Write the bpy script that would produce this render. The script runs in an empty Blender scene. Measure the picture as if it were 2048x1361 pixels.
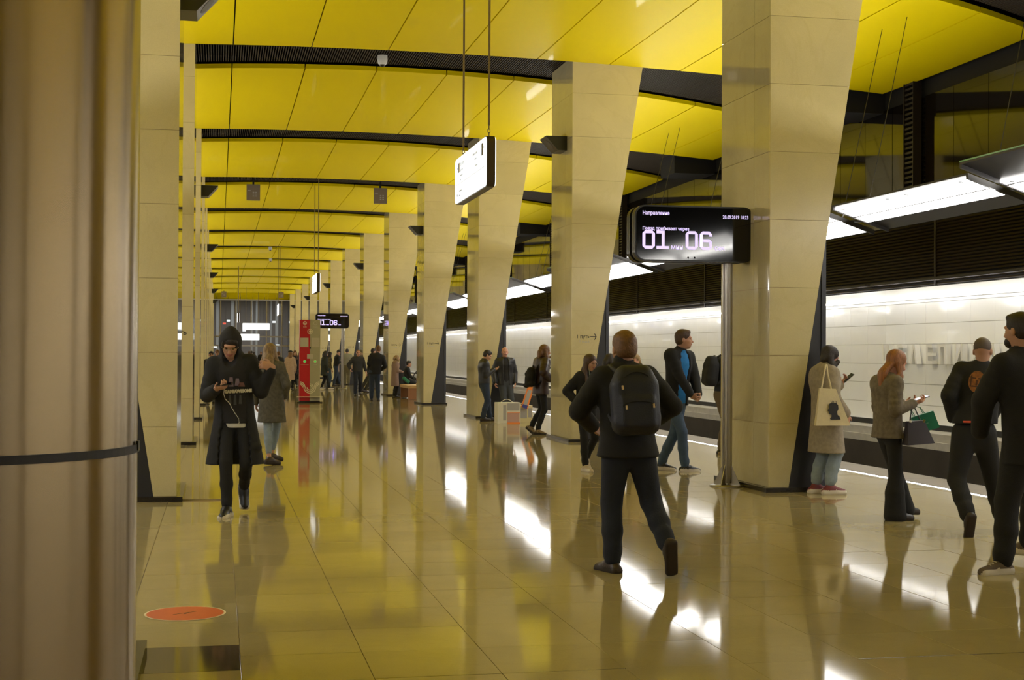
import bpy, bmesh, math, random
import numpy as np
from mathutils import Vector, Matrix
random.seed(7)
R = math.radians
scene = bpy.context.scene
col = scene.collection

# ------------------------------------------------------------------ camera, world, exposure
F_PX, YAW, PITCH, ROLL = 2862.66, R(11.5956), R(0.5703), R(0.2947)
_fw = np.array([math.sin(YAW)*math.cos(PITCH), math.cos(YAW)*math.cos(PITCH), math.sin(PITCH)])
_rt = np.array([math.cos(YAW), -math.sin(YAW), 0.0]); _up = np.cross(_rt, _fw)
_r2 = _rt*math.cos(ROLL) + _up*math.sin(ROLL); _u2 = -_rt*math.sin(ROLL) + _up*math.cos(ROLL)
cd = bpy.data.cameras.new('camera'); cam = bpy.data.objects.new('camera', cd); col.objects.link(cam)
cam.matrix_world = Matrix(((_r2[0], _u2[0], -_fw[0], 0.0), (_r2[1], _u2[1], -_fw[1], 0.0), (_r2[2], _u2[2], -_fw[2], 1.6), (0, 0, 0, 1)))
cd.sensor_width = 36.0; cd.lens = F_PX/2048*36; cd.clip_start = 0.1; cd.clip_end = 400
scene.camera = cam
w = bpy.data.worlds.new('world'); scene.world = w; w.use_nodes = True
w.node_tree.nodes['Background'].inputs[0].default_value = (0.02, 0.018, 0.014, 1)
w.node_tree.nodes['Background'].inputs[1].default_value = 0.4
scene.view_settings.view_transform = 'Standard'
scene.view_settings.look = 'None'
scene.view_settings.gamma = 1.0
scene.view_settings.use_curve_mapping = False
scene.view_settings.exposure = 0.0
LUM_E, LED_E, UP_W, UP_COL = 8.0, 7.0, 36.0, (1.0, 0.97, 0.90)
WASH_W = 4.6

# ------------------------------------------------------------------ hall dimensions (metres)
XR, XL, XC = 6.33, -0.43, 2.95          # inner faces of the two column rows, centre line
Y1, D, CD = 15.8245, 9.6016, 1.659      # front of first column, spacing, depth
NCOL = 13
WX, WXL = 12.6, -6.7                    # track walls
YEND = 133.5
YBACK = -14.0

# ------------------------------------------------------------------ materials
MATS = {}
def mat(name, c, rough=0.6, metal=0.0, spec=0.5, coat=0.0, coatr=0.03, noise=0.0, nscale=8.0, bump=0.0, bscale=60.0, emit=None, es=0.0, aniso=0.0, stretch=None, c2=None, sheen=0.0):
    if name in MATS: return MATS[name]
    m = bpy.data.materials.new(name); m.use_nodes = True; nt = m.node_tree; b = nt.nodes['Principled BSDF']
    b.inputs['Base Color'].default_value = (*c, 1); b.inputs['Roughness'].default_value = rough
    b.inputs['Metallic'].default_value = metal; b.inputs['Specular IOR Level'].default_value = spec
    b.inputs['Coat Weight'].default_value = coat; b.inputs['Coat Roughness'].default_value = coatr
    b.inputs['Anisotropic'].default_value = aniso
    if sheen: b.inputs['Sheen Weight'].default_value = sheen
    if emit: b.inputs['Emission Color'].default_value = (*emit, 1); b.inputs['Emission Strength'].default_value = es
    if noise or bump:
        tc = nt.nodes.new('ShaderNodeTexCoord'); mp = nt.nodes.new('ShaderNodeMapping'); nt.links.new(tc.outputs['Object'], mp.inputs[0])
        if stretch: mp.inputs['Scale'].default_value = stretch
    if noise:
        n = nt.nodes.new('ShaderNodeTexNoise'); n.inputs['Scale'].default_value = nscale; n.inputs['Detail'].default_value = 6
        nt.links.new(mp.outputs[0], n.inputs['Vector'])
        r = nt.nodes.new('ShaderNodeValToRGB'); r.color_ramp.elements[0].position = 0.3; r.color_ramp.elements[1].position = 0.7
        d = c2 if c2 else tuple(max(0, x*(1-noise)) for x in c)
        r.color_ramp.elements[0].color = (*d, 1); r.color_ramp.elements[1].color = (*[min(1, x*(1+noise*0.4)) for x in c], 1)
        nt.links.new(n.outputs['Fac'], r.inputs[0]); nt.links.new(r.outputs[0], b.inputs['Base Color'])
    if bump:
        n2 = nt.nodes.new('ShaderNodeTexNoise'); n2.inputs['Scale'].default_value = bscale; n2.inputs['Detail'].default_value = 3
        nt.links.new(mp.outputs[0], n2.inputs['Vector'])
        bp = nt.nodes.new('ShaderNodeBump'); bp.inputs['Strength'].default_value = bump; bp.inputs['Distance'].default_value = 0.01
        nt.links.new(n2.outputs['Fac'], bp.inputs['Height']); nt.links.new(bp.outputs[0], b.inputs['Normal'])
    MATS[name] = m
    return m

def stone(name, c, vein, rough, scale=1.0, coat=0.0, per_object=0.06, vs=0.9, spec=0.5, vmix=0.45):
    if name in MATS: return MATS[name]
    m = bpy.data.materials.new(name); m.use_nodes = True; nt = m.node_tree; b = nt.nodes['Principled BSDF']
    L = nt.links
    geo = nt.nodes.new('ShaderNodeNewGeometry')
    n = nt.nodes.new('ShaderNodeTexNoise'); n.inputs['Scale'].default_value = vs*scale; n.inputs['Detail'].default_value = 9; n.inputs['Roughness'].default_value = 0.62
    n.inputs['Distortion'].default_value = 1.6
    L.new(geo.outputs['Position'], n.inputs['Vector'])
    r = nt.nodes.new('ShaderNodeValToRGB'); e = r.color_ramp.elements
    e[0].position = 0.47; e[0].color = (0, 0, 0, 1); e[1].position = 0.53; e[1].color = (0, 0, 0, 1)
    k = e.new(0.5); k.color = (1, 1, 1, 1)
    L.new(n.outputs['Fac'], r.inputs[0])
    n2 = nt.nodes.new('ShaderNodeTexNoise'); n2.inputs['Scale'].default_value = 1.7*scale; n2.inputs['Detail'].default_value = 5
    L.new(geo.outputs['Position'], n2.inputs['Vector'])
    n3 = nt.nodes.new('ShaderNodeTexNoise'); n3.inputs['Scale'].default_value = 150; n3.inputs['Detail'].default_value = 2
    L.new(geo.outputs['Position'], n3.inputs['Vector'])
    mx = nt.nodes.new('ShaderNodeMix'); mx.data_type = 'RGBA'; mx.inputs[6].default_value = (*c, 1); mx.inputs[7].default_value = (*vein, 1)
    mul = nt.nodes.new('ShaderNodeMath'); mul.operation = 'MULTIPLY'; L.new(r.outputs[0], mul.inputs[0]); L.new(n2.outputs['Fac'], mul.inputs[1])
    mu2 = nt.nodes.new('ShaderNodeMath'); mu2.operation = 'MULTIPLY'; L.new(mul.outputs[0], mu2.inputs[0]); mu2.inputs[1].default_value = vmix*2
    L.new(mu2.outputs[0], mx.inputs[0])
    oi = nt.nodes.new('ShaderNodeObjectInfo')
    a = nt.nodes.new('ShaderNodeMath'); a.operation = 'MULTIPLY_ADD'; L.new(oi.outputs['Random'], a.inputs[0]); a.inputs[1].default_value = per_object*2; a.inputs[2].default_value = 1-per_object
    a2 = nt.nodes.new('ShaderNodeMath'); a2.operation = 'MULTIPLY_ADD'; L.new(n2.outputs['Fac'], a2.inputs[0]); a2.inputs[1].default_value = 0.25; a2.inputs[2].default_value = 0.87
    a3 = nt.nodes.new('ShaderNodeMath'); a3.operation = 'MULTIPLY_ADD'; L.new(n3.outputs['Fac'], a3.inputs[0]); a3.inputs[1].default_value = 0.2; a3.inputs[2].default_value = 0.9
    p = nt.nodes.new('ShaderNodeMath'); p.operation = 'MULTIPLY'; L.new(a.outputs[0], p.inputs[0]); L.new(a2.outputs[0], p.inputs[1])
    p2 = nt.nodes.new('ShaderNodeMath'); p2.operation = 'MULTIPLY'; L.new(p.outputs[0], p2.inputs[0]); L.new(a3.outputs[0], p2.inputs[1])
    vm = nt.nodes.new('ShaderNodeVectorMath'); vm.operation = 'SCALE'; L.new(mx.outputs[2], vm.inputs[0]); L.new(p2.outputs[0], vm.inputs['Scale'])
    L.new(vm.outputs[0], b.inputs['Base Color'])
    b.inputs['Roughness'].default_value = rough; b.inputs['Coat Weight'].default_value = coat; b.inputs['Specular IOR Level'].default_value = spec
    b.inputs['Coat Roughness'].default_value = 0.02
    MATS[name] = m
    return m

M_floor = stone('polished_granite', (0.37, 0.305, 0.15), (0.31, 0.25, 0.12), 0.06, per_object=0.05, spec=0.12, vmix=0.2)
M_floor_dark = stone('dark_polished_granite', (0.07, 0.052, 0.035), (0.1, 0.08, 0.05), 0.08, per_object=0.03)
M_floor_strip = stone('brown_platform_edge_stone', (0.24, 0.20, 0.15), (0.2, 0.17, 0.12), 0.35)
M_mar = stone('cream_marble', (0.60, 0.52, 0.29), (0.44, 0.36, 0.16), 0.22, per_object=0.05, spec=0.4, vmix=0.13, vs=0.6)
M_marp = stone('cream_marble_polished', (0.52, 0.46, 0.28), (0.40, 0.32, 0.16), 0.05, per_object=0.05, coat=0.3, vmix=0.15, vs=0.6)
M_core = mat('stone_joint', (0.30, 0.22, 0.12), 0.8)
M_plinth = mat('black_granite_plinth', (0.022, 0.018, 0.015), 0.15, noise=0.3, nscale=60)
M_blackp = mat('black_panel', (0.020, 0.020, 0.024), 0.35)
M_blacktrim = mat('dark_blue_grey_trim', (0.035, 0.037, 0.05), 0.3)
M_yel = mat('yellow_gloss_panel', (0.80, 0.625, 0.0), 0.45, spec=0.05, coat=0.03, coatr=0.03, bump=0.05, bscale=1.6)
M_slat = mat('dark_brown_slat', (0.055, 0.042, 0.03), 0.6, spec=0.2)
M_dark = mat('matt_black_void', (0.010, 0.009, 0.008), 0.8)
M_wall = mat('white_glazed_wall_panel', (0.90, 0.91, 0.92), 0.12, coat=0.3, noise=0.03, nscale=2)
M_wall2 = mat('whiter_glossy_wall_panel', (0.97, 0.98, 1.0), 0.08, coat=0.4)  # whiter and glossier than the other wall panels
M_wjoint = mat('grey_wall_joint', (0.34, 0.33, 0.30), 0.8)
M_gloss = mat('dark_glossy_glass_panel', (0.008, 0.006, 0.005), 0.05, spec=0.45)
M_louv = mat('dark_brown_louvre', (0.022, 0.016, 0.013), 0.5, spec=0.3)
M_lum = mat('luminous_white_panel', (0.9, 0.9, 0.9), 0.4, emit=(1.0, 0.97, 0.93), es=LUM_E)
M_led = mat('white_led_strip', (0.9, 0.9, 0.9), 0.4, emit=(1.0, 0.98, 0.95), es=LED_E)
M_frame = mat('charcoal_steel_frame', (0.035, 0.032, 0.032), 0.4, metal=0.3)
M_green = mat('green_glass_edge', (0.25, 0.55, 0.38), 0.1)
M_steel = mat('brushed_stainless_steel', (0.31, 0.235, 0.14), 0.26, metal=1.0, aniso=0.97)
_nt = M_steel.node_tree; _tg = _nt.nodes.new('ShaderNodeTangent'); _tg.direction_type = 'RADIAL'; _tg.axis = 'Z'
_nt.links.new(_tg.outputs[0], _nt.nodes['Principled BSDF'].inputs['Tangent']); _nt.nodes['Principled BSDF'].inputs['Anisotropic Rotation'].default_value = 0.25
M_steelp = mat('brushed_steel_post', (0.45, 0.42, 0.37), 0.28, metal=1.0)
M_concrete = mat('dark_trackbed', (0.035, 0.026, 0.018), 0.85, noise=0.4, nscale=1.2)
M_ledge = mat('grey_concrete_ledge', (0.42, 0.40, 0.36), 0.6, noise=0.1)
M_rail = mat('rail_steel', (0.25, 0.22, 0.2), 0.35, metal=1.0)
M_black = mat('black_plastic', (0.012, 0.012, 0.013), 0.3)
M_screen = mat('black_screen_glass', (0.004, 0.004, 0.006), 0.06, spec=0.7)
M_lilac = mat('lilac_led_text', (0.6, 0.5, 0.9), 0.5, emit=(0.70, 0.60, 1.0), es=1.0)
M_signlit = mat('lit_white_sign_face', (0.9, 0.93, 0.96), 0.3, emit=(0.93, 0.97, 1.0), es=1.25)
M_signbody = mat('dark_bronze_sign_body', (0.075, 0.055, 0.035), 0.35, metal=0.5)
M_ink = mat('black_lettering', (0.02, 0.02, 0.02), 0.6)
M_inkgrey = mat('grey_lettering', (0.42, 0.42, 0.42), 0.6)
M_inkyel = mat('yellow_map_patch', (0.6, 0.45, 0.05), 0.6)
M_cable = mat('steel_cable_brass', (0.25, 0.19, 0.10), 0.4, metal=0.7)
M_white = mat('white_plastic', (0.75, 0.74, 0.70), 0.4)
M_letter = mat('white_enamel_letter', (0.80, 0.79, 0.76), 0.5)

# ------------------------------------------------------------------ mesh helpers
class B:
    def __init__(s): s.v = []; s.f = []; s.m = []; s.mats = []
    def mi(s, m):
        if m not in s.mats: s.mats.append(m)
        return s.mats.index(m)
    def add(s, vs, fs, m):
        k = len(s.v); s.v += [tuple(p) for p in vs]; i = s.mi(m)
        for f in fs: s.f.append(tuple(a+k for a in f)); s.m.append(i)
    def box(s, x0, x1, y0, y1, z0, z1, m):
        s.add([(x0,y0,z0),(x1,y0,z0),(x1,y1,z0),(x0,y1,z0),(x0,y0,z1),(x1,y0,z1),(x1,y1,z1),(x0,y1,z1)],
              [(0,3,2,1),(4,5,6,7),(0,1,5,4),(1,2,6,5),(2,3,7,6),(3,0,4,7)], m)
    def hexa(s, p, m):
        s.add(p, [(0,3,2,1),(4,5,6,7),(0,1,5,4),(1,2,6,5),(2,3,7,6),(3,0,4,7)], m)
    def prism(s, poly, a, b, m, axis='y'):
        n = len(poly)
        def P(q, t):
            return (q[0], t, q[1]) if axis == 'y' else ((t, q[0], q[1]) if axis == 'x' else (q[0], q[1], t))
        vs = [P(q, a) for q in poly] + [P(q, b) for q in poly]
        fs = [tuple(range(n)), tuple(range(2*n-1, n-1, -1))] + [(i, i+n, (i+1) % n+n, (i+1) % n) for i in range(n)]
        s.add(vs, fs, m)
    def tube(s, pts, r, m, n=8, rs=None, caps=True):
        pts = [Vector(p) for p in pts]; N = len(pts); rings = []
        for i, p in enumerate(pts):
            t = (pts[min(i+1, N-1)] - pts[max(i-1, 0)]).normalized()
            u = t.cross(Vector((0, 0, 1)))
            if u.length < 1e-3: u = t.cross(Vector((0, 1, 0)))
            u.normalize(); v = t.cross(u); rr = rs[i] if rs else r
            rings.append([p + u*math.cos(2*math.pi*k/n)*rr + v*math.sin(2*math.pi*k/n)*rr for k in range(n)])
        fs = [(i*n+k, (i+1)*n+k, (i+1)*n+(k+1) % n, i*n+(k+1) % n) for i in range(N-1) for k in range(n)]
        if caps: fs += [tuple(range(n)), tuple(range(N*n-1, (N-1)*n-1, -1))]
        s.add([q for ring in rings for q in ring], fs, m)
    def rrect(s, x0, x1, z0, z1, y0, y1, r, m, seg=6, axis='y'):
        pts = []
        for cx, cz, a0 in ((x1-r, z1-r, 0), (x0+r, z1-r, 90), (x0+r, z0+r, 180), (x1-r, z0+r, 270)):
            for k in range(seg+1):
                a = R(a0+90*k/seg); pts.append((cx+r*math.cos(a), cz+r*math.sin(a)))
        s.prism(pts, y0, y1, m, axis)
    def lathe(s, prof, m, n=24, c=(0, 0, 0)):
        N = len(prof)
        vs = [(c[0]+r*math.cos(2*math.pi*k/n), c[1]+r*math.sin(2*math.pi*k/n), c[2]+z) for r, z in prof for k in range(n)]
        fs = [(i*n+k, i*n+(k+1) % n, (i+1)*n+(k+1) % n, (i+1)*n+k) for i in range(N-1) for k in range(n)]
        fs += [tuple(range(n-1, -1, -1)), tuple(range((N-1)*n, N*n))]
        s.add(vs, fs, m)
    def mesh(s, name, smooth=False):
        me = bpy.data.meshes.new(name); me.from_pydata(s.v, [], s.f)
        for m in s.mats: me.materials.append(m)
        me.polygons.foreach_set('material_index', s.m)
        bm = bmesh.new(); bm.from_mesh(me); bmesh.ops.recalc_face_normals(bm, faces=bm.faces); bm.to_mesh(me); bm.free()
        if smooth:
            me.polygons.foreach_set('use_smooth', [True]*len(me.polygons)); me.set_sharp_from_angle(angle=R(40))
        me.update(); return me
    def obj(s, name, parent=None, loc=(0, 0, 0), smooth=False): return mo(name, s.mesh(name, smooth), parent, loc)

def mo(name, me, parent=None, loc=(0, 0, 0), rot=None):
    o = bpy.data.objects.new(name, me); col.objects.link(o); o.location = loc
    if rot: o.rotation_euler = rot
    if parent: o.parent = parent
    return o
def tag(o, label=None, cat=None, group=None, kind=None):
    if label: o['label'] = label
    if cat: o['category'] = cat
    if group: o['group'] = group
    if kind: o['kind'] = kind
    return o
def thing(name, label, cat, loc=(0, 0, 0), rz=0, group=None, kind=None):
    o = bpy.data.objects.new(name, None); col.objects.link(o); o.location = loc; o.rotation_euler = (0, 0, rz); o.empty_display_size = 0.1
    return tag(o, label, cat, group, kind)
def text(name, body, size, m, parent, matrix, align='LEFT', ext=0.001, sx=1.0, bold=0.0):
    c = bpy.data.curves.new(name, 'FONT'); c.body = body; c.size = size; c.extrude = ext; c.align_x = align; c.offset = bold; c.resolution_u = 2
    o = bpy.data.objects.new(name, c); c.materials.append(m); col.objects.link(o); o.parent = parent
    o.matrix_local = matrix @ Matrix.Diagonal((sx, 1, 1, 1)); return o
def face_cam(x, y, z):   # text standing in the X-Z plane, read from -Y
    return Matrix.Translation((x, y, z)) @ Matrix.Rotation(R(90), 4, 'X')

# ------------------------------------------------------------------ floor
floor = thing('floor', 'polished beige granite floor of the station hall', 'floor', kind='structure')
b = B(); b.box(-3.0, 9.3, YBACK, YEND+22, -0.5, -0.012, M_core); b.obj('floor_base', floor)
T = 0.64; GX0 = 0.125
def tile_mesh(w_, d_, m):
    b = B(); g = 0.0016; h = 0.012
    b.add([(g, g, -h), (w_-g, g, -h), (w_-g, d_-g, -h), (g, d_-g, -h), (g, g, -.0006), (w_-g, g, -.0006), (w_-g, d_-g, -.0006), (g, d_-g, -.0006),
           (g+.001, g+.001, 0), (w_-g-.001, g+.001, 0), (w_-g-.001, d_-g-.001, 0), (g+.001, d_-g-.001, 0)],
          [(0,1,5,4),(1,2,6,5),(2,3,7,6),(3,0,4,7),(4,5,9,8),(5,6,10,9),(6,7,11,10),(7,4,8,11),(8,9,10,11)], m)
    return b.mesh('floor_tile')
tm = tile_mesh(T, T, M_floor); tmd = tile_mesh(T, T, M_floor_dark)
near = set(); YT0 = 7.05 - 2*T
def keep_clear(x0, y0):   # the strip beside the left columns has its own coursing
    return x0 < GX0 - 0.01
nt_ = 0
for iy in range(0, 20):
    y0 = YT0 + iy*T
    for ix in range(0, 13):
        x0 = GX0 + ix*T
        if x0 > 7.83: continue
        # outside the cone of view?
        if x0 > y0*math.tan(R(31.8)) + 0.4: continue
        if nt_ >= 262: continue
        near.add((ix, iy)); nt_ += 1
        o = mo('floor_tile', tm, floor, (x0, y0, 0), (R(random.uniform(-.06, .06)), R(random.uniform(-.06, .06)), 0))
left_rows = [(6.72, tm), (7.355, tmd), (7.995, tm), (8.34, None), (8.674, 'disc'), (9.32, tm), (9.96, tm), (10.6, tm), (11.24, tm), (11.88, tm), (12.52, tm), (13.16, tm), (13.8, tm), (14.44, tm)]
th_ = tile_mesh(T, 0.679, M_floor); tdisc = tile_mesh(T, 0.646, M_floor)
mo('floor_tile', tm, floor, (GX0-T, 6.715, 0)); mo('floor_tile', tmd, floor, (GX0-T, 7.355, 0)); mo('floor_tile', th_, floor, (GX0-T, 7.995, 0))
mo('floor_tile', tdisc, floor, (GX0-T, 8.674, 0))
for k in range(10): mo('floor_tile', tm, floor, (GX0-T, 9.32+k*T, 0), (R(random.uniform(-.05, .05)), R(random.uniform(-.05, .05)), 0))
# remaining floor: one joined stretch of tiles
b = B()
def add_tile(x0, y0, w_=T, d_=T, g=.0016):
    b.add([(x0+g, y0+g, 0), (x0+w_-g, y0+g, 0), (x0+w_-g, y0+d_-g, 0), (x0+g, y0+d_-g, 0), (x0+g, y0+g, -.012), (x0+w_-g, y0+g, -.012), (x0+w_-g, y0+d_-g, -.012), (x0+g, y0+d_-g, -.012)],
          [(0,1,2,3),(4,5,1,0),(5,6,2,1),(6,7,3,2),(7,4,0,3)], M_floor)
for iy in range(-31, 235):
    y0 = YT0 + iy*T
    if y0 > YEND+20: break
    for ix in range(-5, 13):
        x0 = GX0 + ix*T
        if (ix, iy) in near: continue
        if ix == -1 and 6.7 < y0 + 0.01 and y0 < 15.7: continue
        add_tile(x0, y0)
for ix in (-1,):
    add_tile(GX0-T, 5.77+.64-.335+.0, T, 6.715-6.075)
o = b.obj('floor_tiling', floor); tag(o, kind='stuff')
# platform edge: joint, pale border slabs, led line, brown edge strip
XJ = GX0 + 12*T + T   # end of tiling
b = B()
y = YBACK
while y < YEND+18:
    b.box(XJ+.012, 8.56, y+.003, y+1.2, -.012, 0, M_floor); b.box(8.68, 9.30, y+.003, y+1.2, -.012, 0.0, M_floor_strip); y += 1.203
tag(b.obj('platform_edge_slabs', floor), kind='stuff')
b = B(); b.box(8.56, 8.68, YBACK, YEND+18, -.012, -.004, M_frame); b.obj('led_channel', floor)
b = B(); b.box(8.597, 8.643, YBACK, YEND, -.004, .001, M_led); b.obj('platform_led_line', floor)
b = B()
for k in range(60): b.lathe([(0.05, 0), (0.045, 0.003)], M_led, 10, (8.62, 5.15+k*2.07, 0.001))
tag(b.obj('round_floor_light', floor), kind='stuff')
b = B(); b.box(GX0+T+.0, 8.0, 7.043, 7.050, -.004, .0003, M_plinth); b.obj('expansion_joint', floor)
# red round sticker on the floor
st = thing('floor_sticker', 'round red-orange sticker with a thin black mark on the floor beside the steel drum', 'sticker', (-0.187, 9.005, 0.0015))
b = B(); b.lathe([(0.245, 0), (0.245, 0.0008)], mat('cream_sticker_rim', (0.72, 0.6, 0.4), .5), 48); b.obj('rim', st)
b = B(); b.lathe([(0.232, 0.0008), (0.232, 0.0014)], mat('red_orange_sticker', (0.62, 0.10, 0.035), 0.35), 48); b.obj('disc', st)
b = B(); b.add([(-.07,-.045,.0016),(.07,.045,.0016),(.065,.055,.0016),(-.075,-.035,.0016)], [(0,1,2,3)], M_ink)
b.add([(-.01,-.03,.0016),(.02,.03,.0016),(.03,.025,.0016),(.0,-.035,.0016)], [(0,1,2,3)], M_ink); b.obj('black_mark', st)

# ------------------------------------------------------------------ columns
PHL, ZT = 0.8, 7.12
def wz(z): return 0.232 + 0.1583*z
def col_meshes(s):
    """s=+1 right row (x grows outwards), s=-1 mirrored"""
    M = {}
    def X(x): return s*x
    def hx(pts): return [(X(x), y, z) for x, y, z in pts]
    b = B(); z0, z1 = .05, ZT
    b.hexa(hx([(.012, .012, z0), (wz(z0)-.012, .012, z0), (wz(z0)-.012, CD-.012, z0), (.012, CD-.012, z0), (.012, .012, z1), (wz(z1)-.012, .012, z1), (wz(z1)-.012, CD-.012, z1), (.012, CD-.012, z1)]), M_core)
    M['core'] = b.mesh('core')
    M['front'] = []; M['side'] = []; M['outer'] = []
    for k in range(9):
        a = max(.8*k, .052)+.0022; c = min(.8*(k+1), ZT)-.0022
        b = B(); b.hexa(hx([(0, 0, a), (wz(a), 0, a), (wz(a), .03, a), (0, .03, a), (0, 0, c), (wz(c), 0, c), (wz(c), .03, c), (0, .03, c)]), M_mar); M['front'].append(b.mesh('front_panel'))
        for (ya, yb) in ((.0322, .515), (.5195, CD-.0)):
            b = B(); b.hexa(hx([(0, ya, a), (.03, ya, a), (.03, yb, a), (0, yb, a), (0, ya, c), (.03, ya, c), (.03, yb, c), (0, yb, c)]), M_marp); M['side'].append(b.mesh('side_panel'))
        b = B(); b.hexa(hx([(wz(a)-.03, .032, a), (wz(a), .032, a), (wz(a), CD, a), (wz(a)-.03, CD, a), (wz(c)-.03, .032, c), (wz(c), .032, c), (wz(c), CD, c), (wz(c)-.03, CD, c)]), M_mar); M['outer'].append(b.mesh('outer_panel'))
    b = B(); b.prism([(X(wz(.05)+.002), .05), (X(.655), .05), (X(.655), (.655-.232)/.1583-.02)], .03, CD-.03, M_blackp); M['black'] = b.mesh('black_infill')
    zt = (.71-.232)/.1583
    b = B(); b.prism([(X(.655), .05), (X(.71), .05), (X(.71), zt-.03), (X(.655), zt-.37)], .012, CD-.012, M_blacktrim); M['trim'] = b.mesh('edge_trim')
    b = B(); b.prism([(X(-.066), 0), (X(.74), 0), (X(.74), .052), (X(-.066), .052)], -.066, CD+.066, M_plinth); M['plinth'] = b.mesh('plinth')
    return M
CM = {1: col_meshes(1), -1: col_meshes(-1)}
def column(s, k, label):
    x = XR if s > 0 else XL; M = CM[s]
    c = thing('column', label, 'column', (x, Y1+k*D, 0), group='marble columns of the %s row' % ('right' if s > 0 else 'left'), kind='structure')
    mo('core', M['core'], c); mo('plinth', M['plinth'], c); mo('black_infill', M['black'], c); mo('edge_trim', M['trim'], c)
    for me in M['front']: mo('front_panel', me, c)
    for me in M['side']: mo('side_panel', me, c)
    if k < 3:
        for me in M['outer']: mo('outer_panel', me, c)
    return c
ORD = ['first', 'second', 'third', 'fourth', 'fifth', 'sixth', 'seventh', 'eighth', 'ninth', 'tenth', 'eleventh', 'twelfth', 'thirteenth']
cols_r = {}
for k in range(-1, NCOL):
    if k < 0:
        la, lb = 'cream marble column beside the viewer in the right row, outside the picture', 'cream marble column hidden behind the steel drum in the left row'
    else:
        la = ['tapered cream marble column with the countdown display before it', 'tapered cream marble column with a black 1 track arrow, behind the backpacked walker', 'tapered cream marble column against which the man in a black jacket leans with his phone',
              'tapered cream marble column with a faint arrow beside the wooden bench'][k] if k < 4 else 'tapered cream marble column, %s from the front in the right row' % ORD[k]
        lb = 'tapered cream marble column, %s from the front in the left row' % ORD[k]
    cols_r[k] = column(1, k, la); column(-1, k, lb)
# track lettering on the right columns
def track_sign(k, full=True, x=.09, z=1.94):
    c = cols_r[k]
    text('track_lettering', '1 путь', .095, M_ink, c, face_cam(x, -.0015, z-.04), bold=.0012, sx=.92)
    text('track_lettering_small', '1 track', .07, M_inkgrey, c, face_cam(x+.05, -.0015, z-.12))
    b = B(); ax = x+.262; zz = z-.01
    b.box(ax, ax+.105, -.003, -.0005, zz-.008, zz+.008, M_ink)
    b.add([(ax+.075,-.003,zz+.055),(ax+.088,-.003,zz+.06),(ax+.12,-.003,zz),(ax+.088,-.003,zz-.06),(ax+.075,-.003,zz-.055),(ax+.10,-.003,zz)], [(0,1,2,5),(5,2,3,4)], M_ink)
    b.obj('arrow', c)
for k in (1, 3, 4, 6, 8): track_sign(k)
text('track_lettering', '2 путь', .125, M_ink, [o for o in bpy.data.objects if o.name.startswith('column') and o.type == 'EMPTY' and abs(o.location.x-XL) < .01 and abs(o.location.y-(Y1+D)) < .01][0], face_cam(-.47, -.0015, 1.91), bold=.001)

# ------------------------------------------------------------------ ceiling
ceil = thing('ceiling', 'ceiling of vaulted glossy yellow panels with dark slatted slots', 'ceiling', kind='structure')
XS0, PW = XC-.01-7*1.36, 1.36
def yo(x): d = abs(x-XC); return .25 + .026*d*d                         # near lip steps back towards the tracks
def zf(x): d = abs(x-XC); return 7.02 - .0043*d**2                      # far edge
BL = D - CD
def ceil_panel(i):
    x0, x1 = XS0+i*PW+.011, XS0+(i+1)*PW-.011
    nx, ny = 4, 6; vs = []; fs = []
    for top in (0, 1):
        for j in range(ny+1):
            t = j/ny
            for q in range(nx+1):
                x = x0+(x1-x0)*q/nx
                y = yo(x)*(1-t) + BL*t
                z = zf(x) - .02*math.sin(math.pi*t)
                vs.append((x, y, z + top*(.085*(1-t)+.03*t)))
    n1 = (nx+1)*(ny+1)
    I = lambda j, q: j*(nx+1)+q
    for j in range(ny):
        for q in range(nx):
            fs.append((I(j, q), I(j, q+1), I(j+1, q+1), I(j+1, q))); fs.append(tuple(n1+a for a in (I(j, q), I(j+1, q), I(j+1, q+1), I(j, q+1))))
    for q in range(nx):
        fs.append((I(0, q), I(0, q)+n1, I(0, q+1)+n1, I(0, q+1))); fs.append((I(ny, q), I(ny, q+1), I(ny, q+1)+n1, I(ny, q)+n1))
    for j in range(ny):
        fs.append((I(j, 0), I(j+1, 0), I(j+1, 0)+n1, I(j, 0)+n1)); fs.append((I(j, nx), I(j, nx)+n1, I(j+1, nx)+n1, I(j+1, nx)))
    b = B(); b.add(vs, fs, M_yel); me = b.mesh('ceiling_panel', True); return me
PM = [ceil_panel(i) for i in range(14)]
b = B()     # slat grille of one slot
x = XS0
while x < XS0+14*PW:
    d = abs(x-XC); z = 7.13 - .0043*d*d
    b.box(x, x+.016, 0, CD+yo(x)-.1, z, z+.05, M_slat); x += .0445
SL = b.mesh('slot_slats')
for j in range(-2, NCOL):
    ya = Y1 + CD + j*D
    for me in PM: mo('ceiling_panel', me, ceil, (0, ya, 0))
    tag(mo('slot_slats', SL, ceil, (0, ya-CD+.004, 0)), kind='stuff')
b = B(); b.box(WXL-1, WX+1, YBACK, YEND+25, 7.35, 7.5, M_dark)
for j in range(-2, NCOL+1):
    y = Y1+CD+j*D+.2
    b.box(XC-3.5, XC+3.5, y-.02, y+.02, 7.16, 7.36, M_dark)
b.obj('ceiling_void', ceil)
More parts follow.
